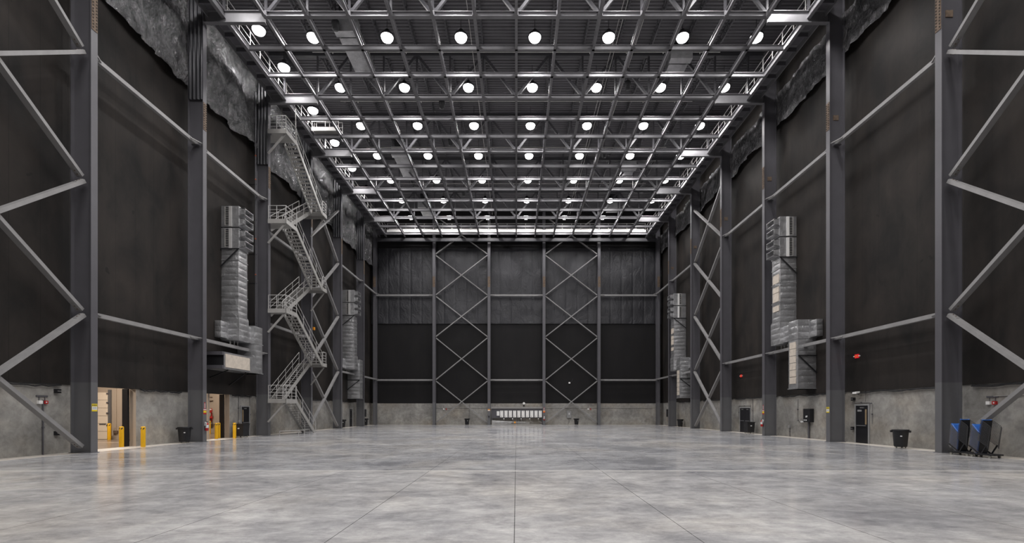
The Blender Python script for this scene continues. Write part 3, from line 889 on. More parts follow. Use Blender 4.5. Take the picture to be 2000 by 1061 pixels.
# ------------------------------------------------------------------ bollards
bo = MB().lathe([(.105, 0), (.105, 1.02), (.085, 1.07), (.001, 1.085)], 18).mesh('post', 'yellow')
mb = MB()
for a0 in (-135, -62):                       # slanted black marks wrapped round the top of the post
    vs = []
    for k in range(7):
        a = R(a0 + k * 7); z = .90 + .011 * k
        vs += [(.1075 * math.cos(a), .1075 * math.sin(a), z), (.1075 * math.cos(a), .1075 * math.sin(a), z + .065)]
    mb.add(vs, [(2 * k, 2 * k + 2, 2 * k + 3, 2 * k + 1) for k in range(6)])
bs = mb.mesh('warning_mark', 'ink')
for (x, y, lab) in ((-19.45, 24.95, 'yellow bollard standing against concrete between the near doorway and the black bin'),
                    (-20.62, 25.0, 'yellow bollard in the mouth of the near doorway, in front of the pair'),
                    (-26.62, 31.3, 'yellow bollard inside the near doorway beside the tall cream door'),
                    (-25.7, 31.35, 'yellow bollard inside the near doorway, one of a pair by the wall'),
                    (-25.15, 30.9, 'yellow bollard inside the near doorway, the one closer to the black edge post'),
                    (-19.43, 33.0, 'yellow bollard in front of the black wheeled bin past the second doorway'),
                    (-20.3, 32.4, 'yellow bollard in the mouth of the second doorway, in front'),
                    (-20.7, 33.3, 'yellow bollard in the second doorway, half hidden behind another'),
                    (-25.4, 39.6, 'yellow bollard inside the second doorway in front of the red valves'),
                    (-22.3, 36.3, 'yellow bollard inside the second doorway beside the black edge post')):
    t = thing('bollard', lab, 'bollard', (x, y, 0), 'yellow bollards at the doorways')
    for nm, me in (('post', bo), ('warning_mark', bs)):
        o = bpy.data.objects.new(nm, me); COL.objects.link(o); o.parent = t
# tall cream sectional door inside the near doorway
t = thing('panel_door', 'tall cream panel door on the wall inside the near doorway', 'door', (-27.15, 31.88, 0))
mb = MB()
for q in range(6): mb.box(-1.6, .0, -.07, -.02, .02 + q * .52, .52 + q * .52)
mb.build('door_panel', 'beigedoor', t)
MB().box(-.55, -.12, -.10, -.07, .98, 1.04).build('handle', 'steel', t)
MB().box(.03, .20, -.10, 0, 0, 3.3).build('track', 'steel_low', t)
mb = MB()
for zz in (.9, 1.7, 2.4, 3.0): mb.box(-.06, .1, -.13, -.10, zz, zz + .09)
mb.build('roller_hinges', 'steel', t)
t = thing('wall_conduit', 'brown conduit pipe with a box on the wall inside the near doorway', 'pipe', (-26.65, 31.86, 0))
MB().tube([(0, 0, .55), (0, 0, 3.9)], .035).build('pipe', 'beige', t)
MB().box(-.14, .14, -.06, .03, .42, .58).build('outlet_box', 'rust', t)
t = thing('door_post', 'grey steel post on the wall inside the near doorway behind the paired bollards', 'post', (-25.95, 31.8, 0))
MB().box(-.06, .06, -.06, .06, 0, 3.9).build('shaft', 'steel', t)
# fire riser in the second room
t = thing('fire_riser', 'black fire riser pipe with red valves inside the second doorway', 'pipe', (-26.3, 40.6, 0))
MB().tube([(0, 0, .2), (0, 0, 4.1)], .13, 12).build('riser_pipe', 'black', t)
MB().tube([(-.5, -.15, 1.32), (.62, -.15, 1.32)], .10, 10).tube([(-.42, 0, 2.15), (-.42, 0, 1.0)], .05, 8).tube([(.45, 0, 2.1), (.45, 0, 1.0)], .05, 8).build('valve_manifold', 'red', t)
MB().tube([(-.45, -.1, 1.95), (-.45, -.3, 1.95)], .16, 12).tube([(.45, -.1, 1.9), (.45, -.3, 1.9)], .16, 12).build('valve_wheel', 'red', t)
MB().tube([(-.5, 0, 3.05), (.5, 0, 3.05)], .05, 8).tube([(-.5, 0, .7), (.1, 0, .7)], .06, 8).build('branch_pipe', 'rust', t)
MB().lathe([(.001, -.04), (.1, -.04), (.1, .04), (.001, .04)], 12, (.5, -.25, 2.0)).build('gauge', 'label', t)
# annex lamps
for j, (x, y) in enumerate(((-24.6, 22.5), (-24.6, 28.2), (-24.0, 36.8))):
    t = thing('annex_lamp', 'long ceiling lamp lighting the room behind the ' + ['near doorway', 'near doorway by its cream door', 'second doorway'][j], 'lamp', (x, y, 6.12))
    MB().box(-.62, .62, -.16, .16, -.02, .08).build('housing', 'white', t)
    MB().box(-.6, .6, -.14, .14, -.05, -.02).build('diffuser', 'annexlamp', t)
    ld = bpy.data.lights.new('annex_light', 'AREA'); ld.shape = 'RECTANGLE'; ld.size = 1.2; ld.size_y = .28; ld.energy = 400
    ld.color = (1, .87, .73)
    lo = bpy.data.objects.new('annex_light', ld); COL.objects.link(lo); lo.parent = t; lo.location = (0, 0, -.07)

# ------------------------------------------------------------------ bins
can = MB().lathe([(.001, .10), (.27, .10), (.275, .12), (.335, .88), (.36, .885), (.365, .94), (.33, .945), (.32, .90), (.25, .14), (.001, .14)], 24).mesh('barrel', 'black')
rimm = MB()
for s_ in (-1, 1): rimm.box(s_ * .34, s_ * .41, -.10, .10, .80, .90)
rimm = rimm.mesh('handles', 'black')
dol = MB().lathe([(.001, .07), (.25, .07), (.25, .10), (.001, .10)], 18).mesh('dolly', 'black')
whl = MB()
for k in range(5):
    a = 2 * math.pi * k / 5 + .3
    whl.tube([(.2 * math.cos(a) - .015, .2 * math.sin(a), .036), (.2 * math.cos(a) + .015, .2 * math.sin(a), .036)], .036, 10)
whl = whl.mesh('casters', 'rubber')
sti = MB().box(-.04, .04, -.018, 0, -.025, .025).mesh('sticker', 'label')
def bin_(x, y, label, rz=0, sc=1.0, sq=False):
    t = thing('trash_bin', label, 'trash bin', (x, y, 0), 'black bins on wheels', rz)
    t.scale = (sc, sc, sc)
    for nm, me in (('barrel', can), ('handles', rimm), ('dolly', dol), ('casters', whl)):
        o = bpy.data.objects.new(nm, me); COL.objects.link(o); o.parent = t
    o = bpy.data.objects.new('sticker', sti); COL.objects.link(o); o.parent = t
    o.location = (0.10, -.305, .62)
    return t
bin_(-19.55, 28.2, 'round black trash bin between the concrete wall and the extinguisher column', .3)
bin_(19.42, 24.2, 'round black trash bin on wheels between the single black door and the chairs', -.9)
bin_(-6.72, 65.2, 'black trash bin by the end wall under the crossed braces nearer the stairs', 0, .96)
bin_(8.18, 65.2, 'black trash bin by the end wall below the grey box', .2, .96)
bin_(19.72, 57.6, 'black trash bin below the far duct, opposite the stairs', .2, .98)
bin_(-19.75, 54.4, 'black trash bin behind the far braced column on the stair tower wall', .2)
bin_(-19.7, 62.4, 'black trash bin below the far black switches on the stair tower wall', .1)
def tub(x, y, label, w=.62, l=.9):
    t = thing('utility_cart', label, 'bin', (x, y, 0), 'square black wheeled bins')
    h = .96; mb = MB()
    b0 = [(-w / 2 * .88, -l / 2 * .9, .12), (w / 2 * .88, -l / 2 * .9, .12), (w / 2 * .88, l / 2 * .9, .12), (-w / 2 * .88, l / 2 * .9, .12)]
    b1 = [(-w / 2, -l / 2, h), (w / 2, -l / 2, h), (w / 2, l / 2, h), (-w / 2, l / 2, h)]
    mb.hexa(b0 + b1); mb.build('tub', 'black', t)
    MB().box(-w / 2 - .03, w / 2 + .03, -l / 2 - .03, l / 2 + .03, h - .03, h + .02).build('lid', 'black', t)
    cw = MB()
    for sx in (-1, 1):
        for sy in (-1, 1): cw.tube([(sx * w * .36 - .02, sy * l * .36, .06), (sx * w * .36 + .02, sy * l * .36, .06)], .06, 10)
    cw.build('casters', 'rubber', t)
    MB().box(-.06, .06, -l / 2 * .96 - .025, -l / 2 * .96, .62, .69).build('sticker', 'label', t)
tub(19.6, 40.3, 'square black wheeled bin in front of the black double door', .62, .7)
tub(-19.62, 34.2, 'square black wheeled bin beside the black door past the second doorway', .68, .8)

# ------------------------------------------------------------------ doors
def door(n, s, ya, yb, h, leaves, label, window=None, sign=False):
    t = bpy.data.objects.new('door_%d' % n, None); COL.objects.link(t); struct(t); t.location = (s * WX, (ya + yb) / 2, 0)
    t['label'] = label
    W = (yb - ya) / 2; xf = -s
    fr = MB()
    fr.box(0, xf * .06, -W - .09, -W, 0, h + .09); fr.box(0, xf * .06, W, W + .09, 0, h + .09); fr.box(0, xf * .06, -W, W, h, h + .09)
    struct(fr.build('frame', 'greybox', t))
    for q in range(leaves):
        a = -W + q * (2 * W / leaves); b_ = a + 2 * W / leaves
        lf = MB().box(0, xf * .04, a + .008, b_ - .008, .01, h - .008).build('leaf', 'blackpaint', t); struct(lf)
        struct(MB().box(xf * .06, xf * .10, a + .12, b_ - .12, 1.0, 1.06).build('push_bar', 'steel_low', lf))
        struct(MB().box(xf * .04, xf * .09, a + .3, a + .6, h - .16, h - .09).build('closer', 'chrome', lf))
        if window is not None:
            wa = a + .12 if window < 0 else b_ - .24
            struct(MB().box(xf * .041, xf * .046, wa, wa + .12, 1.1, h - .22).build('vision_panel', 'glasslit', lf))
        if sign:
            sg = MB()
            for r in range(2):
                sg.box(xf * .041, xf * .045, b_ - .48, b_ - .14, h - .28 - r * .06, h - .255 - r * .06)
            struct(sg.build('sign', 'label', lf))
    return t
door(1, 1, 27.5, 28.5, 2.2, 1, 'single black door with gold vision strip on the wall facing the stairs', -1, True)
door(2, 1, 41.35, 43.25, 2.16, 2, 'black double door beyond the control panel')
door(3, -1, 35.2, 36.2, 2.2, 1, 'black door between the second doorway and the stairs', -1)
door(4, -1, 58.0, 58.9, 2.15, 1, 'narrow black door near the end wall on the stair tower wall')

# ------------------------------------------------------------------ small wall fittings
def conduit(label, pts, r=.022, mat='conduit', box=None):
    p0 = Vector(pts[0])
    t = thing('conduit', label, 'conduit', p0, 'conduits on the concrete walls')
    MB().tube([Vector(p) - p0 for p in pts], r, 8).build('pipe', mat, t)
    cl = MB()
    for a, b_ in zip(pts[:-1], pts[1:]):
        mid = (Vector(a) + Vector(b_)) / 2 - p0
        cl.box(mid.x - .035, mid.x + .035, mid.y - .035, mid.y + .035, mid.z - .035, mid.z + .035)
    cl.build('clips', 'steel', t)
    if box:
        q = Vector(box) - p0
        MB().box(q.x - .06, q.x + .06, q.y - .09, q.y + .09, q.z - .1, q.z + .1).build('junction_box', 'greybox', t)
    return t
RW = WX - .03
conduit('conduit bending over the single black door frame', [(RW, 28.75, 2.38), (RW, 27.35, 2.38), (RW, 27.22, 2.25), (RW, 27.2, 1.15)])
conduit('short conduit rising from above the single black door', [(RW, 27.75, 2.4), (RW, 27.75, 3.6)], .012)
conduit('conduit elbow beside the black control panel', [(RW, 34.4, 2.75), (RW, 34.4, 1.25), (RW, 34.3, 1.15), (RW, 33.55, 1.15)], .018)
conduit('wide conduit rising from the floor to the black control panel', [(RW - .03, 33.05, 0), (RW - .03, 33.05, 1.15)], .07, 'steel')
conduit('short conduit stub with a box beside the far end of the control panel bay', [(RW, 35.4, 0), (RW, 35.4, .72)], .02, 'steel', (RW - .02, 35.4, .75))
conduit('vertical conduit with a switch box beside the black double door', [(RW, 40.95, 2.9), (RW, 40.95, .95)], .02, 'steel', (RW - .03, 40.95, 1.05))
conduit('conduit running over the black double door', [(RW, 43.5, 1.2), (RW, 43.5, 2.36), (RW, 41.3, 2.36)], .025)
conduit('tall conduit from the floor to the alarm bar on the near concrete wall', [(-RW, 20.45, 0), (-RW, 20.45, 2.35)], .03, 'steel')
conduit('conduit running above the alarm behind the chair stacks', [(RW, 20.28, 2.5), (RW, 18.2, 2.52)], .02)
conduit('conduit beside the black door near the stairs', [(-RW, 36.35, 3.0), (-RW, 36.35, .2)], .02)
conduit('conduit dropping to the switches past the second doorway', [(-RW, 34.85, 3.0), (-RW, 34.85, 1.2)], .015, 'steel', (-RW + .02, 34.85, 1.15))
conduit('horizontal conduit across the end wall past the stair side braces', [(-11.2, BY - .03, 2.35), (-4.0, BY - .03, 2.35)], .03)
conduit('vertical conduit on the end wall beside the white cabinets', [(-6.55, BY - .04, 2.9), (-6.55, BY - .04, .9)], .045)
conduit('horizontal conduit across the end wall on the side away from the stairs', [(4.1, BY - .03, 2.35), (19.0, BY - .03, 2.35)], .03)

def horn(x, y, z, s, label, bar=False):
    """white horn and red strobe side by side on a wall"""
    t = thing('alarm_horn', label, 'alarm', (x, y, z), 'white horn and red strobe alarms')
    if s:
        a = MB().box(0, -s * .14, s * .06, s * .30, -.1, .1); b_ = MB().box(0, -s * .12, -s * .30, -s * .06, -.1, .1)
        if s > 0: pass
        a.build('horn', 'white', t); b_.build('strobe', 'red', t)
        MB().box(-s * .12, -s * .13, -s * .22, -s * .14, -.04, .04).build('strobe_lens', 'label', t)
        st_ = MB().box(0, -s * .03, .16, .20, .1, .36).box(0, -s * .03, -.20, -.16, .1, .36).box(0, -s * .04, -.36, .36, .32, .42)
        st_.build('mounting_bar', 'steel', t); t.scale = (.7, .7, .7)
    else:
        MB().box(-.16, .0, -.12, 0, -.1, .1).build('horn', 'white', t); MB().box(.22, .32, -.1, 0, -.14, .12).build('strobe', 'red', t)
        MB().box(-.1, -.06, -.03, 0, .1, .5).build('mounting_bar', 'steel', t)
    return t
horn(-WX, 20.42, 2.25, -1, 'white horn and red strobe on a bar, near concrete wall by the first doorway', True)
horn(WX, 20.35, 2.22, 1, 'white horn and red strobe on the wall above the blue chair stacks')
horn(-10.05, BY, 2.2, 0, 'small white horn and red strobe on the end wall nearer the stairs')
horn(10.1, BY, 2.2, 0, 'small white horn and red strobe on the end wall farther from the stairs')
t = thing('wall_lamp', 'small white flood lamp on a bracket above the single black door', 'lamp', (WX, 28.1, 2.95))
MB().bar((0, .2, -.1), (-.35, .1, .05), .03, .03).build('arm', 'steel', t)
MB().hexa([(-.2, -.16, .0), (-.42, -.16, -.06), (-.42, .16, -.06), (-.2, .16, .0), (-.2, -.16, .08), (-.42, -.16, .04), (-.42, .16, .04), (-.2, .16, .08)]).build('lamp_head', 'white', t)
t = thing('wall_lamp', 'round white light on the end wall above the row of cabinets', 'lamp', (1.05, BY, 2.98))
MB().tube([(0, 0, 0), (0, -.2, 0)], .17, 16).build('lamp_head', 'white', t); MB().box(-.08, .08, -.1, 0, -.42, -.17).build('mount', 'black', t)
t = thing('wall_sensor', 'small white sensor on the dark end wall inside the far crossed bay', 'sensor', (7.4, BY - .02, 5.85))
MB().box(-.12, .12, -.15, 0, -.1, .1).build('body', 'white', t); MB().bar((.3, -.06, .1), (.5, -.06, .6), .05, .08).build('mount', 'black', t)
for (y, z, lab) in ((28.35, 5.13, 'red exit sign on the dark wall above the single black door'), (42.95, 5.05, 'red exit sign on the dark wall above the black double door')):
    t = thing('exit_sign', lab, 'exit sign', (WX - .05, y, z), 'red exit signs')
    MB().box(0, -.06, -.15, .15, -.11, .11).build('case', 'redglow', t)
    for e in (-1, 1): MB().box(0, -.08, e * .19, e * .24, -.03, .03).build('emergency_head', 'white', t)
    fc = bpy.data.curves.new('exit_text', 'FONT'); fc.body = 'EXIT'; fc.size = .11; fc.align_x = 'CENTER'; fc.align_y = 'CENTER'; fc.extrude = .003
    fo = bpy.data.objects.new('exit_text', fc); COL.objects.link(fo); bpy.context.view_layer.update()
    me = bpy.data.meshes.new_from_object(fo.evaluated_get(bpy.context.evaluated_depsgraph_get())); bpy.data.objects.remove(fo)
    me.materials.clear(); me.materials.append(M['signyellow'])
    lo = bpy.data.objects.new('lettering', me); COL.objects.link(lo); lo.parent = t
    lo.location = (-.064, 0, 0); lo.rotation_euler = (R(90), 0, R(-90))
t = thing('strobe_light', 'small orange strobe on the dark wall behind the stair tower braces', 'strobe', (-WX + .05, 47.6, 10.1))
MB().box(0, .14, -.14, .14, -.14, .14).build('case', 'orange', t)

# black control panel
t = thing('control_panel', 'black wall control panel with white labels, below the large duct', 'control panel', (WX, 32.95, 1.12))
MB().box(0, -.28, -.38, .38, 0, .92).build('cabinet', 'blackpaint', t)
MB().box(-.282, -.29, .0, .1, .32, .44).box(-.282, -.29, -.1, -.02, .34, .46).box(-.282, -.29, .2, .3, .1, .18).box(-.282, -.29, -.02, .1, .1, .18).build('labels', 'label', t)
MB().box(-.15, -.22, .42, .6, -.02, .06).build('switch', 'label', t)
MB().box(-.10, -.16, .75, .9, -.04, .08).build('switch', 'label', t)
# far disconnect switches on both walls
for s in (-1, 1):
    for q in range(2):
        y = 62.3 + q * 1.05
        t = thing('disconnect_switch', 'black disconnect switch with conduit on the %s, %s the end wall' % (WALLN[s], 'nearer' if q else 'farther from'), 'switch box', (s * WX, y, 0), 'black disconnect switches near the end wall')
        MB().box(0, -s * .3, -.36, .36, 1.15, 2.15).build('cabinet', 'blackpaint', t)
        MB().box(-s * .3, -s * .36, .1, .2, 1.5, 1.9).build('lever', 'steel', t)
        MB().tube([(-s * .12, 0, 0), (-s * .12, 0, 1.15)], .06, 8).build('pipe', 'steel', t)
# signs on columns
def col_sign(s, y, z, label):
    t = thing('caution_sign', label, 'sign', (s * (CX - .002), y, z), 'yellow caution signs on columns')
    MB().box(0, -s * .006, -.14, .14, -.17, .17).build('plate', 'signyellow', t)
    MB().box(-s * .006, -s * .008, -.13, .13, -.10, .05).build('text_field', 'label', t)
    mb = MB()
    for k in range(7): mb.box(-s * .006, -s * .009, -.12 + k * .035, -.10 + k * .035, .08, .13)
    for k in range(3): mb.box(-s * .008, -s * .009, -.11, .10, .02 - k * .04, .03 - k * .04)
    mb.build('lettering', 'ink', t)
col_sign(-1, 21.5, 2.03, 'yellow and white caution sign on the column beside the near doorway')
col_sign(1, 29.12, 1.95, 'yellow and white caution sign on the column between door and control panel')
def ext_sign(p, ax, s, label):
    t = thing('extinguisher_sign', label, 'sign', p, 'fire extinguisher signs')
    def bx(u0, u1, o0, o1, z0, z1):
        return MB().box(s * o0 * -1, s * o1 * -1, u0, u1, z0, z1) if ax == 'x' else MB().box(u0, u1, -o1, -o0, z0, z1)
    bx(-.05, .05, .001, .006, .16, .56).build('arrow_plate', 'red', t)
    bx(-.02, .02, .006, .009, .2, .5).build('lettering', 'label', t)
    bx(-.14, .14, .001, .006, -.16, .16).build('plate', 'red', t)
    bx(-.13, .13, .006, .009, .09, .14).build('text_field', 'label', t)
    bx(-.13, .13, .006, .009, -.07, .05).build('pictogram', 'signyellow' if ax == 'x' else 'orange', t)
def extinguisher(p, ax, s, label):
    t = thing('fire_extinguisher', label, 'fire extinguisher', p, 'red fire extinguishers on columns')
    ox, oy = (-s * .11, 0) if ax == 'x' else (0, -.11)
    MB().lathe([(.001, -.3), (.085, -.3), (.09, -.28), (.09, .1), (.07, .17), (.03, .2), (.001, .2)], 16, (ox, oy, 0)).build('cylinder', 'red', t)
    MB().lathe([(.0915, -.12), (.0915, .06)], 16, (ox, oy, 0)).build('band', 'label', t)
    MB().box(ox - .03, ox + .03, oy - .06, oy + .06, .2, .27).build('valve', 'blackpaint', t)
    MB().tube([(ox, oy - .05, .22), (ox, oy - .13, .15), (ox, oy - .13, -.1)], .014, 6).build('hose', 'black', t)
    MB().hexa([(ox - .07, oy - .12, .02), (ox + .05, oy - .12, .0), (ox + .05, oy - .115, .0), (ox - .07, oy - .115, .02), (ox - .05, oy - .12, .26), (ox + .09, oy - .12, .22), (ox + .09, oy - .115, .22), (ox - .05, oy - .115, .26)]).build('inspection_tag', 'label', t)
    MB().box(ox - .02 if ax != 'x' else 0, ox + .02 if ax != 'x' else ox, oy - .04 if ax == 'x' else 0, oy + .04 if ax == 'x' else oy, -.02, .02).build('mount', 'steel', t)
ext_sign((-CX, 29.12, 1.85), 'x', -1, 'red fire extinguisher sign on the column between the doorways')
extinguisher((-CX, 29.14, .98), 'x', -1, 'red fire extinguisher on the column between the two doorways')
ext_sign((CX, 36.74, 1.80), 'x', 1, 'red fire extinguisher sign on the column by the double door')
extinguisher((CX, 36.74, 1.0), 'x', 1, 'red fire extinguisher on the column by the black double door')
ext_sign((BCX[3], FY, 1.85), 'y', 1, 'red fire extinguisher sign on the end wall column')
extinguisher((BCX[3], FY, .95), 'y', 1, 'red fire extinguisher on the end wall column beside the white cabinets')
t = thing('caution_sign', 'small orange and white sign on the end wall column beside the cabinets', 'sign', (BCX[2], FY, 2.05))
MB().box(-.16, .16, -.006, 0, -.13, .13).build('plate', 'orange', t); MB().box(-.15, .15, -.009, -.006, -.11, .0).build('text_field', 'label', t)
t = thing('intercom', 'small black box on the end wall column beside the cabinets', 'box', (BCX[2], FY, 1.15))
MB().box(-.1, .1, -.09, 0, -.1, .1).build('case', 'black', t)
t = thing('electrical_box', 'grey electrical box on the end wall above the far black bin', 'electrical box', (7.35, BY, .95))
MB().box(-.3, .3, -.22, 0, 0, 1.0).build('cabinet', 'greybox', t); MB().box(-.06, .06, -.24, -.22, .45, .72).build('labels', 'label', t)
MB().tube([(0, -.1, 0), (0, -.1, -.5), (-.15, -.1, -.8)], .04, 8).build('pipe', 'conduit', t)
# yellow outlet plates by the stairs
for q in range(4):
    y = 45.6 + (q % 2) * .85; z = .95 - (q // 2) * .5
    t = thing('outlet_plate', '%s orange outlet plate low on the concrete beside the stair foot, %s the stairs' % (('upper', 'lower')[q // 2], ('nearer', 'farther from')[q % 2]), 'outlet', (-WX, y, z), 'orange outlet plates by the stairs')
    MB().box(0, .03, -.16, .16, -.13, .13).build('plate', 'orange', t)

# ------------------------------------------------------------------ white cabinets on the end wall
EYE_K = .0706
t = thing('backing_board', 'dark grey backing board with top rail behind the white cabinets', 'board', (.15, FY + .52, 0))
MB().box(-3.6, 3.5, 0, .06, .95, 2.25).build('board', 'steel', t)
MB().box(-3.62, 3.5, -.16, .06, 2.25, 2.50).build('rail', 'conduit', t)
MB().box(-3.55, -3.45, 0, .06, 0, .95).box(3.35, 3.45, 0, .06, 0, .95).box(-.05, .05, 0, .06, 0, .95).build('leg', 'steel', t)
cb = MB().box(-.215, .215, -.18, 0, 0, .93).mesh('cabinet', 'white')
dr = MB().box(-.195, .195, -.195, -.18, .02, .91).mesh('door', 'white')
lt = MB().box(-.10, -.04, -.205, -.195, .1, .2).mesh('latch', 'ink')
tl = MB().box(-.08, .12, -.2, -.195, .84, .87).mesh('nameplate', 'greybox')
for q in range(10):
    x = -2.02 + q * .592
    t = thing('power_cabinet', 'white power cabinet on the end wall, %s in the row counted from the stair side' % ORD[q], 'cabinet', (x, FY + .52, 1.04), 'white power cabinets on the end wall')
    for nm, me in (('cabinet', cb), ('door', dr), ('latch', lt), ('nameplate', tl)):
        o = bpy.data.objects.new(nm, me); COL.objects.link(o); o.parent = t
t = thing('power_cabinet', 'shorter white box at the stair side end of the white cabinet row', 'cabinet', (-2.52, FY + .52, 1.27))
MB().box(-.19, .19, -.15, 0, 0, .62).build('cabinet', 'white', t); MB().box(-.17, .17, -.16, -.15, .02, .6).build('door', 'white', t)
for q in range(5):
    x = -1.72 + q * 1.19
    t = thing('cable_socket', 'white cable socket hanging below the white cabinets, %s from the stair side' % ORD[q], 'socket', (x, FY + .42, .84), 'white cable sockets below the cabinets')
    MB().lathe([(.001, -.08), (.07, -.08), (.075, .06), (.001, .06)], 12).build('socket', 'white', t)
    MB().tube([(0, 0, -.08), (.05, 0, -.3), (.25, -.05, -.45), (.5, -.05, -.5)], .025, 6).build('cable', 'galv', t)
    MB().box(-.02, .02, .02, .1, .06, .12).build('mount', 'steel', t)
for q in range(5):
    x = -3.1 + q * .55
    t = thing('silver_case', 'silver metal case on the floor below the cabinets, %s from the stair side' % ORD[q], 'case', (x, FY + .25, .22), 'silver cases below the cabinets')
    MB().box(-.25, .25, -.2, .2, -.22, .42 - .04 * q).build('case', 'rail', t)
    MB().box(-.25, .25, -.21, -.2, .1, .13).build('edging', 'chrome', t)
t = thing('cable_bundle', 'dark and pale cables lying along the floor under the white cabinets', 'cable', (0, FY + .05, .03), None)
mb = MB()
for q in range(4):
    mb.tube([(-3.3 + k * .68, -.15 * q + .08 * math.sin(k * 1.3 + q), .03 + .02 * (q % 2)) for k in range(11)], .028, 6)
mb.build('cable', 'galv', t)
mb = MB()
for q in range(3):
    mb.tube([(-3.2 + k * .5, -.1 * q - .08 + .06 * math.sin(k * 1.7 + q * 2), .30 + .1 * q - .015 * k) for k in range(11)], .022, 6)
mb.build('loose_cable', 'chrome', t)
t = thing('connector', 'small orange connector on the cables below the white cabinets', 'connector', (-.2, FY - .12, .36))
MB().box(-.12, .12, -.08, .08, -.12, .12).build('case', 'orange', t); MB().tube([(-.12, 0, 0), (-.5, 0, -.1)], .03, 6).build('cable', 'black', t)

# standpipe beside the plastic wrapped column
t = thing('standpipe', 'tall thin standpipe with red couplings beside the column before the stairs', 'pipe', (-19.72, 36.2, 0))
MB().tube([(0, 0, 7.5), (0, 0, 26.0)], .05, 8).tube([(.15, -.1, 7.5), (.15, -.1, 20.0)], .025, 6).build('pipe', 'steel', t)
mb = MB()
for z in (12.2, 14.9, 19.4, 21.2): mb.lathe([(.05, -.04), (.064, -.04), (.064, .04), (.05, .04)], 12, (0, 0, z))
mb.build('coupling', 'coupling', t)
mb = MB()
for z in (8.5, 11.5, 13.7, 16.3, 19.0, 22.2): mb.box(-.5, .12, -.03, .03, z, z + .05)
mb.build('pipe_bracket', 'black', t)

# drooping black cables along the top of the concrete
for s in (-1, 1):
    for k in range(0, 6):
        y0, y1 = COLY[k] + .3, COLY[k + 1] - .3
        if s < 0 and k in (1, 2): y0 = OPEN[k - 1][1] + .2
        t = thing('draped_cable', 'black cable draped atop the concrete, %s bay, %s' % ('near braced' if k == 0 else ORD[k - 1] + ' bare' if k < 4 else ('far braced' if k == 4 else 'last'), WALLN[s]), 'cable', (s * (WX - .10), y0, HB), 'black cables along the concrete top')
        L = y1 - y0
        pts = [(0, L * q / 24, -.02 - .05 * abs(math.sin(q * math.pi / 8)) - .06 * random.random()) for q in range(25)]
        MB().tube(pts, .03, 6).tube([(s * .03, p[1], p[2] + .05) for p in pts[::3]], .022, 6).build('cable', 'black', t)
# junction boxes between columns and wall
for s, y, z, lab in ((-1, 21.05, .9, 'low black junction box behind the column beside the near doorway'), (-1, 21.05, 2.75, 'high black junction box behind the column beside the near doorway'),
                     (1, 28.7, .85, 'black junction box between the single door and its column'), (1, 28.68, 2.6, 'high black junction box beside the single black door')):
    t = thing('junction_box', lab, 'box', (s * WX, y, z), 'black junction boxes near columns')
    MB().box(0, -s * .15, -.10, .10, -.09, .09).build('case', 'blackpaint', t); MB().box(-s * .15, -s * .17, -.08, .08, -.02, .02).build('rim', 'conduit', t)

# ------------------------------------------------------------------ stacked blue chairs on dollies
def chair_parts():
    W = .41
    # profile in (u, z): u runs toward the camera side (negative world y); F seat front, Rr hinge, B top of back
    Fp, Rp, Bp = (0, 0), (.33, -.38), (.41, .19)
    def sheet(p0, p1, th, z_in=.0):
        mb = MB(); n = 6
        dx, dz = p1[0] - p0[0], p1[1] - p0[1]; L = math.hypot(dx, dz); nx_, nz_ = -dz / L, dx / L
        top = []; bot = []
        for i in range(n + 1):
            t_ = i / n; d = -.025 * math.sin(math.pi * t_)
            for j in (0, 1, 2, 3, 4):
                x = W * j / 4; dd = d + .012 * (abs(j - 2) / 2) ** 2
                u, z = p0[0] + dx * t_ + nx_ * dd * -1 if False else p0[0] + dx * t_, p0[1] + dz * t_ + dd
                top.append((x, -u, z)); bot.append((x, -u, z - th))
        vs = top + bot; o = len(top); fs = []
        for i in range(n):
            for j in range(4):
                q = i * 5 + j
                fs.append((q, q + 1, q + 6, q + 5)); fs.append((o + q, o + q + 5, o + q + 6, o + q + 1))
        for i in range(n):
            for j in (0, 4):
                q = i * 5 + j; fs.append((q, q + 5, o + q + 5, o + q))
        for j in range(4):
            q = j; fs.append((q, o + q, o + q + 1, q + 1)); q = n * 5 + j; fs.append((q, q + 1, o + q + 1, o + q))
        return mb.add(vs, fs, True)
    P = [('seat', sheet(Fp, Rp, .022).mesh('seat', 'blue')), ('backrest', sheet(Rp, Bp, .03).mesh('backrest', 'blue'))]
    mb = MB().hexa([(.015, -Rp[0] - .036, Rp[1] + .04), (W - .015, -Rp[0] - .036, Rp[1] + .04), (W - .015, -Bp[0] - .036, Bp[1] - .03), (.015, -Bp[0] - .036, Bp[1] - .03), (.015, -Rp[0] - .048, Rp[1] + .04), (W - .015, -Rp[0] - .048, Rp[1] + .04), (W - .015, -Bp[0] - .048, Bp[1] - .03), (.015, -Bp[0] - .048, Bp[1] - .03)])
    P.append(('rear_shell', mb.mesh('rear_shell', 'black')))
    for x in (-.015, W + .015):
        P.append(('side_frame', MB().tube([(x, -Fp[0] + .02, Fp[1] - .02), (x, -Rp[0] + .02, Rp[1] - .03), (x, -Rp[0] - .03, Rp[1] - .05)], .011, 6).mesh('side_frame', 'darkframe')))
        P.append(('leg', MB().tube([(x, -Bp[0] + .03, Bp[1] - .0), (x, -.76, -.07), (x, -.80, -.16)], .010, 6).mesh('leg', 'black')))
    P.append(('crossbar', MB().tube([(-.015, -.36, -.43), (W + .015, -.36, -.43)], .011, 6).mesh('crossbar', 'darkframe')))
    return P
cp = chair_parts()
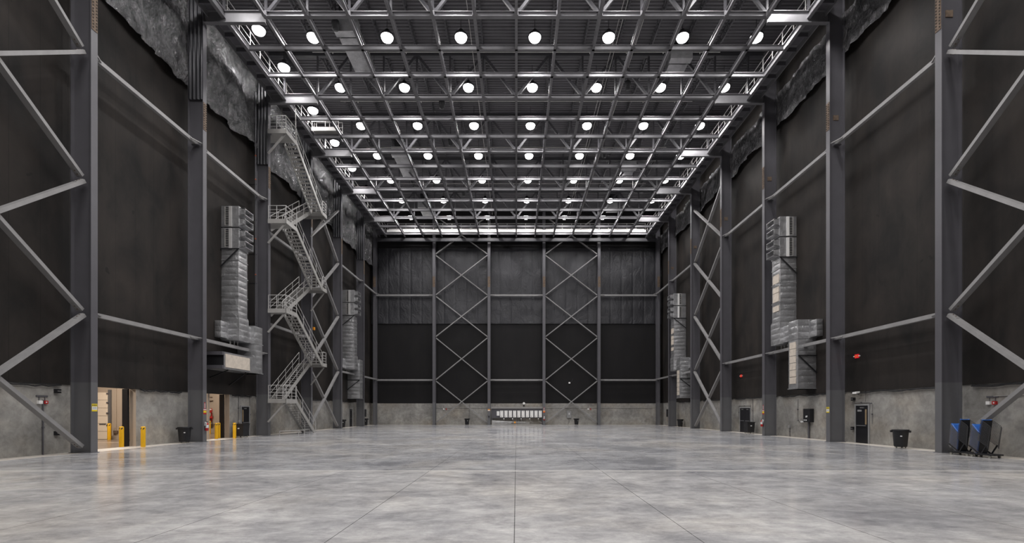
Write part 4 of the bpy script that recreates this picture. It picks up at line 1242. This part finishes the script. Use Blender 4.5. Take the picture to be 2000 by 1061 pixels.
def chair_stack(x, y, n, nm, lean):
    base = .52
    for q in range(n):
        u = q / (n - 1)
        which = 'topmost' if q == n - 1 else ('bottom' if q == 0 else ORD[q])
        lab = ('blue stacking chair, %s of the stack %s' % (which, nm)) if which in ('topmost', 'bottom') else 'blue stacking chair, %s from the bottom of the stack %s' % (which, nm)
        t = thing('stacking_chair', lab, 'chair', (x, y + lean * (1 - u), base + .051 * q), 'blue chairs stacked ' + nm)
        for n_, me in cp:
            o = bpy.data.objects.new(n_, me); COL.objects.link(o); o.parent = t
    d = thing('chair_dolly', 'black wheeled dolly carrying the chair stack ' + nm, 'dolly', (x, y, 0), 'black chair dollies')
    mb = MB().box(-.03, .44, -.85, .06 + lean, .10, .16)
    mb.build('platform', 'black', d)
    for xx in (-.01, .42):
        MB().bar((xx, -.38, .14), (xx, .02 + lean, .46), .03, .05).bar((xx, -.38, .12), (xx, -.62, .5), .03, .05).build('cradle', 'blackpaint', d)
    for sx in (.02, .40):
        for sy in (-.72, .02): MB().tube([(sx - .018, sy, .055), (sx + .018, sy, .055)], .055, 12).build('caster', 'rubber', d)
chair_stack(18.82, 20.72, 17, 'nearer the column', .07)
chair_stack(18.75, 19.70, 17, 'nearer the camera', .12)

# ------------------------------------------------------------------ camera, world, view
cd = bpy.data.cameras.new('camera'); cam = bpy.data.objects.new('camera', cd); COL.objects.link(cam)
cam.location = (0, 0, EYE); cam.rotation_euler = (R(90), 0, 0)
cd.sensor_fit = 'HORIZONTAL'; cd.sensor_width = 36; cd.lens = F / 2000 * 36
cd.shift_x = -(VX - 1000) / 2000; cd.shift_y = (VY - 530.5) / 2000
cd.clip_start = .1; cd.clip_end = 300
scene.camera = cam
w = bpy.data.worlds.new('world'); scene.world = w; w.use_nodes = True
w.node_tree.nodes['Background'].inputs[0].default_value = (.5, .5, .52, 1)
w.node_tree.nodes['Background'].inputs[1].default_value = .0
vs_ = scene.view_settings
vs_.view_transform = 'Standard'; vs_.look = 'None'; vs_.gamma = 1; vs_.exposure = 0; vs_.use_curve_mapping = False
cy = scene.cycles
cy.use_denoising = True; cy.max_bounces = 6; cy.diffuse_bounces = 4; cy.glossy_bounces = 3; cy.sample_clamp_indirect = 4
try: cy.use_light_tree = True
except Exception: pass
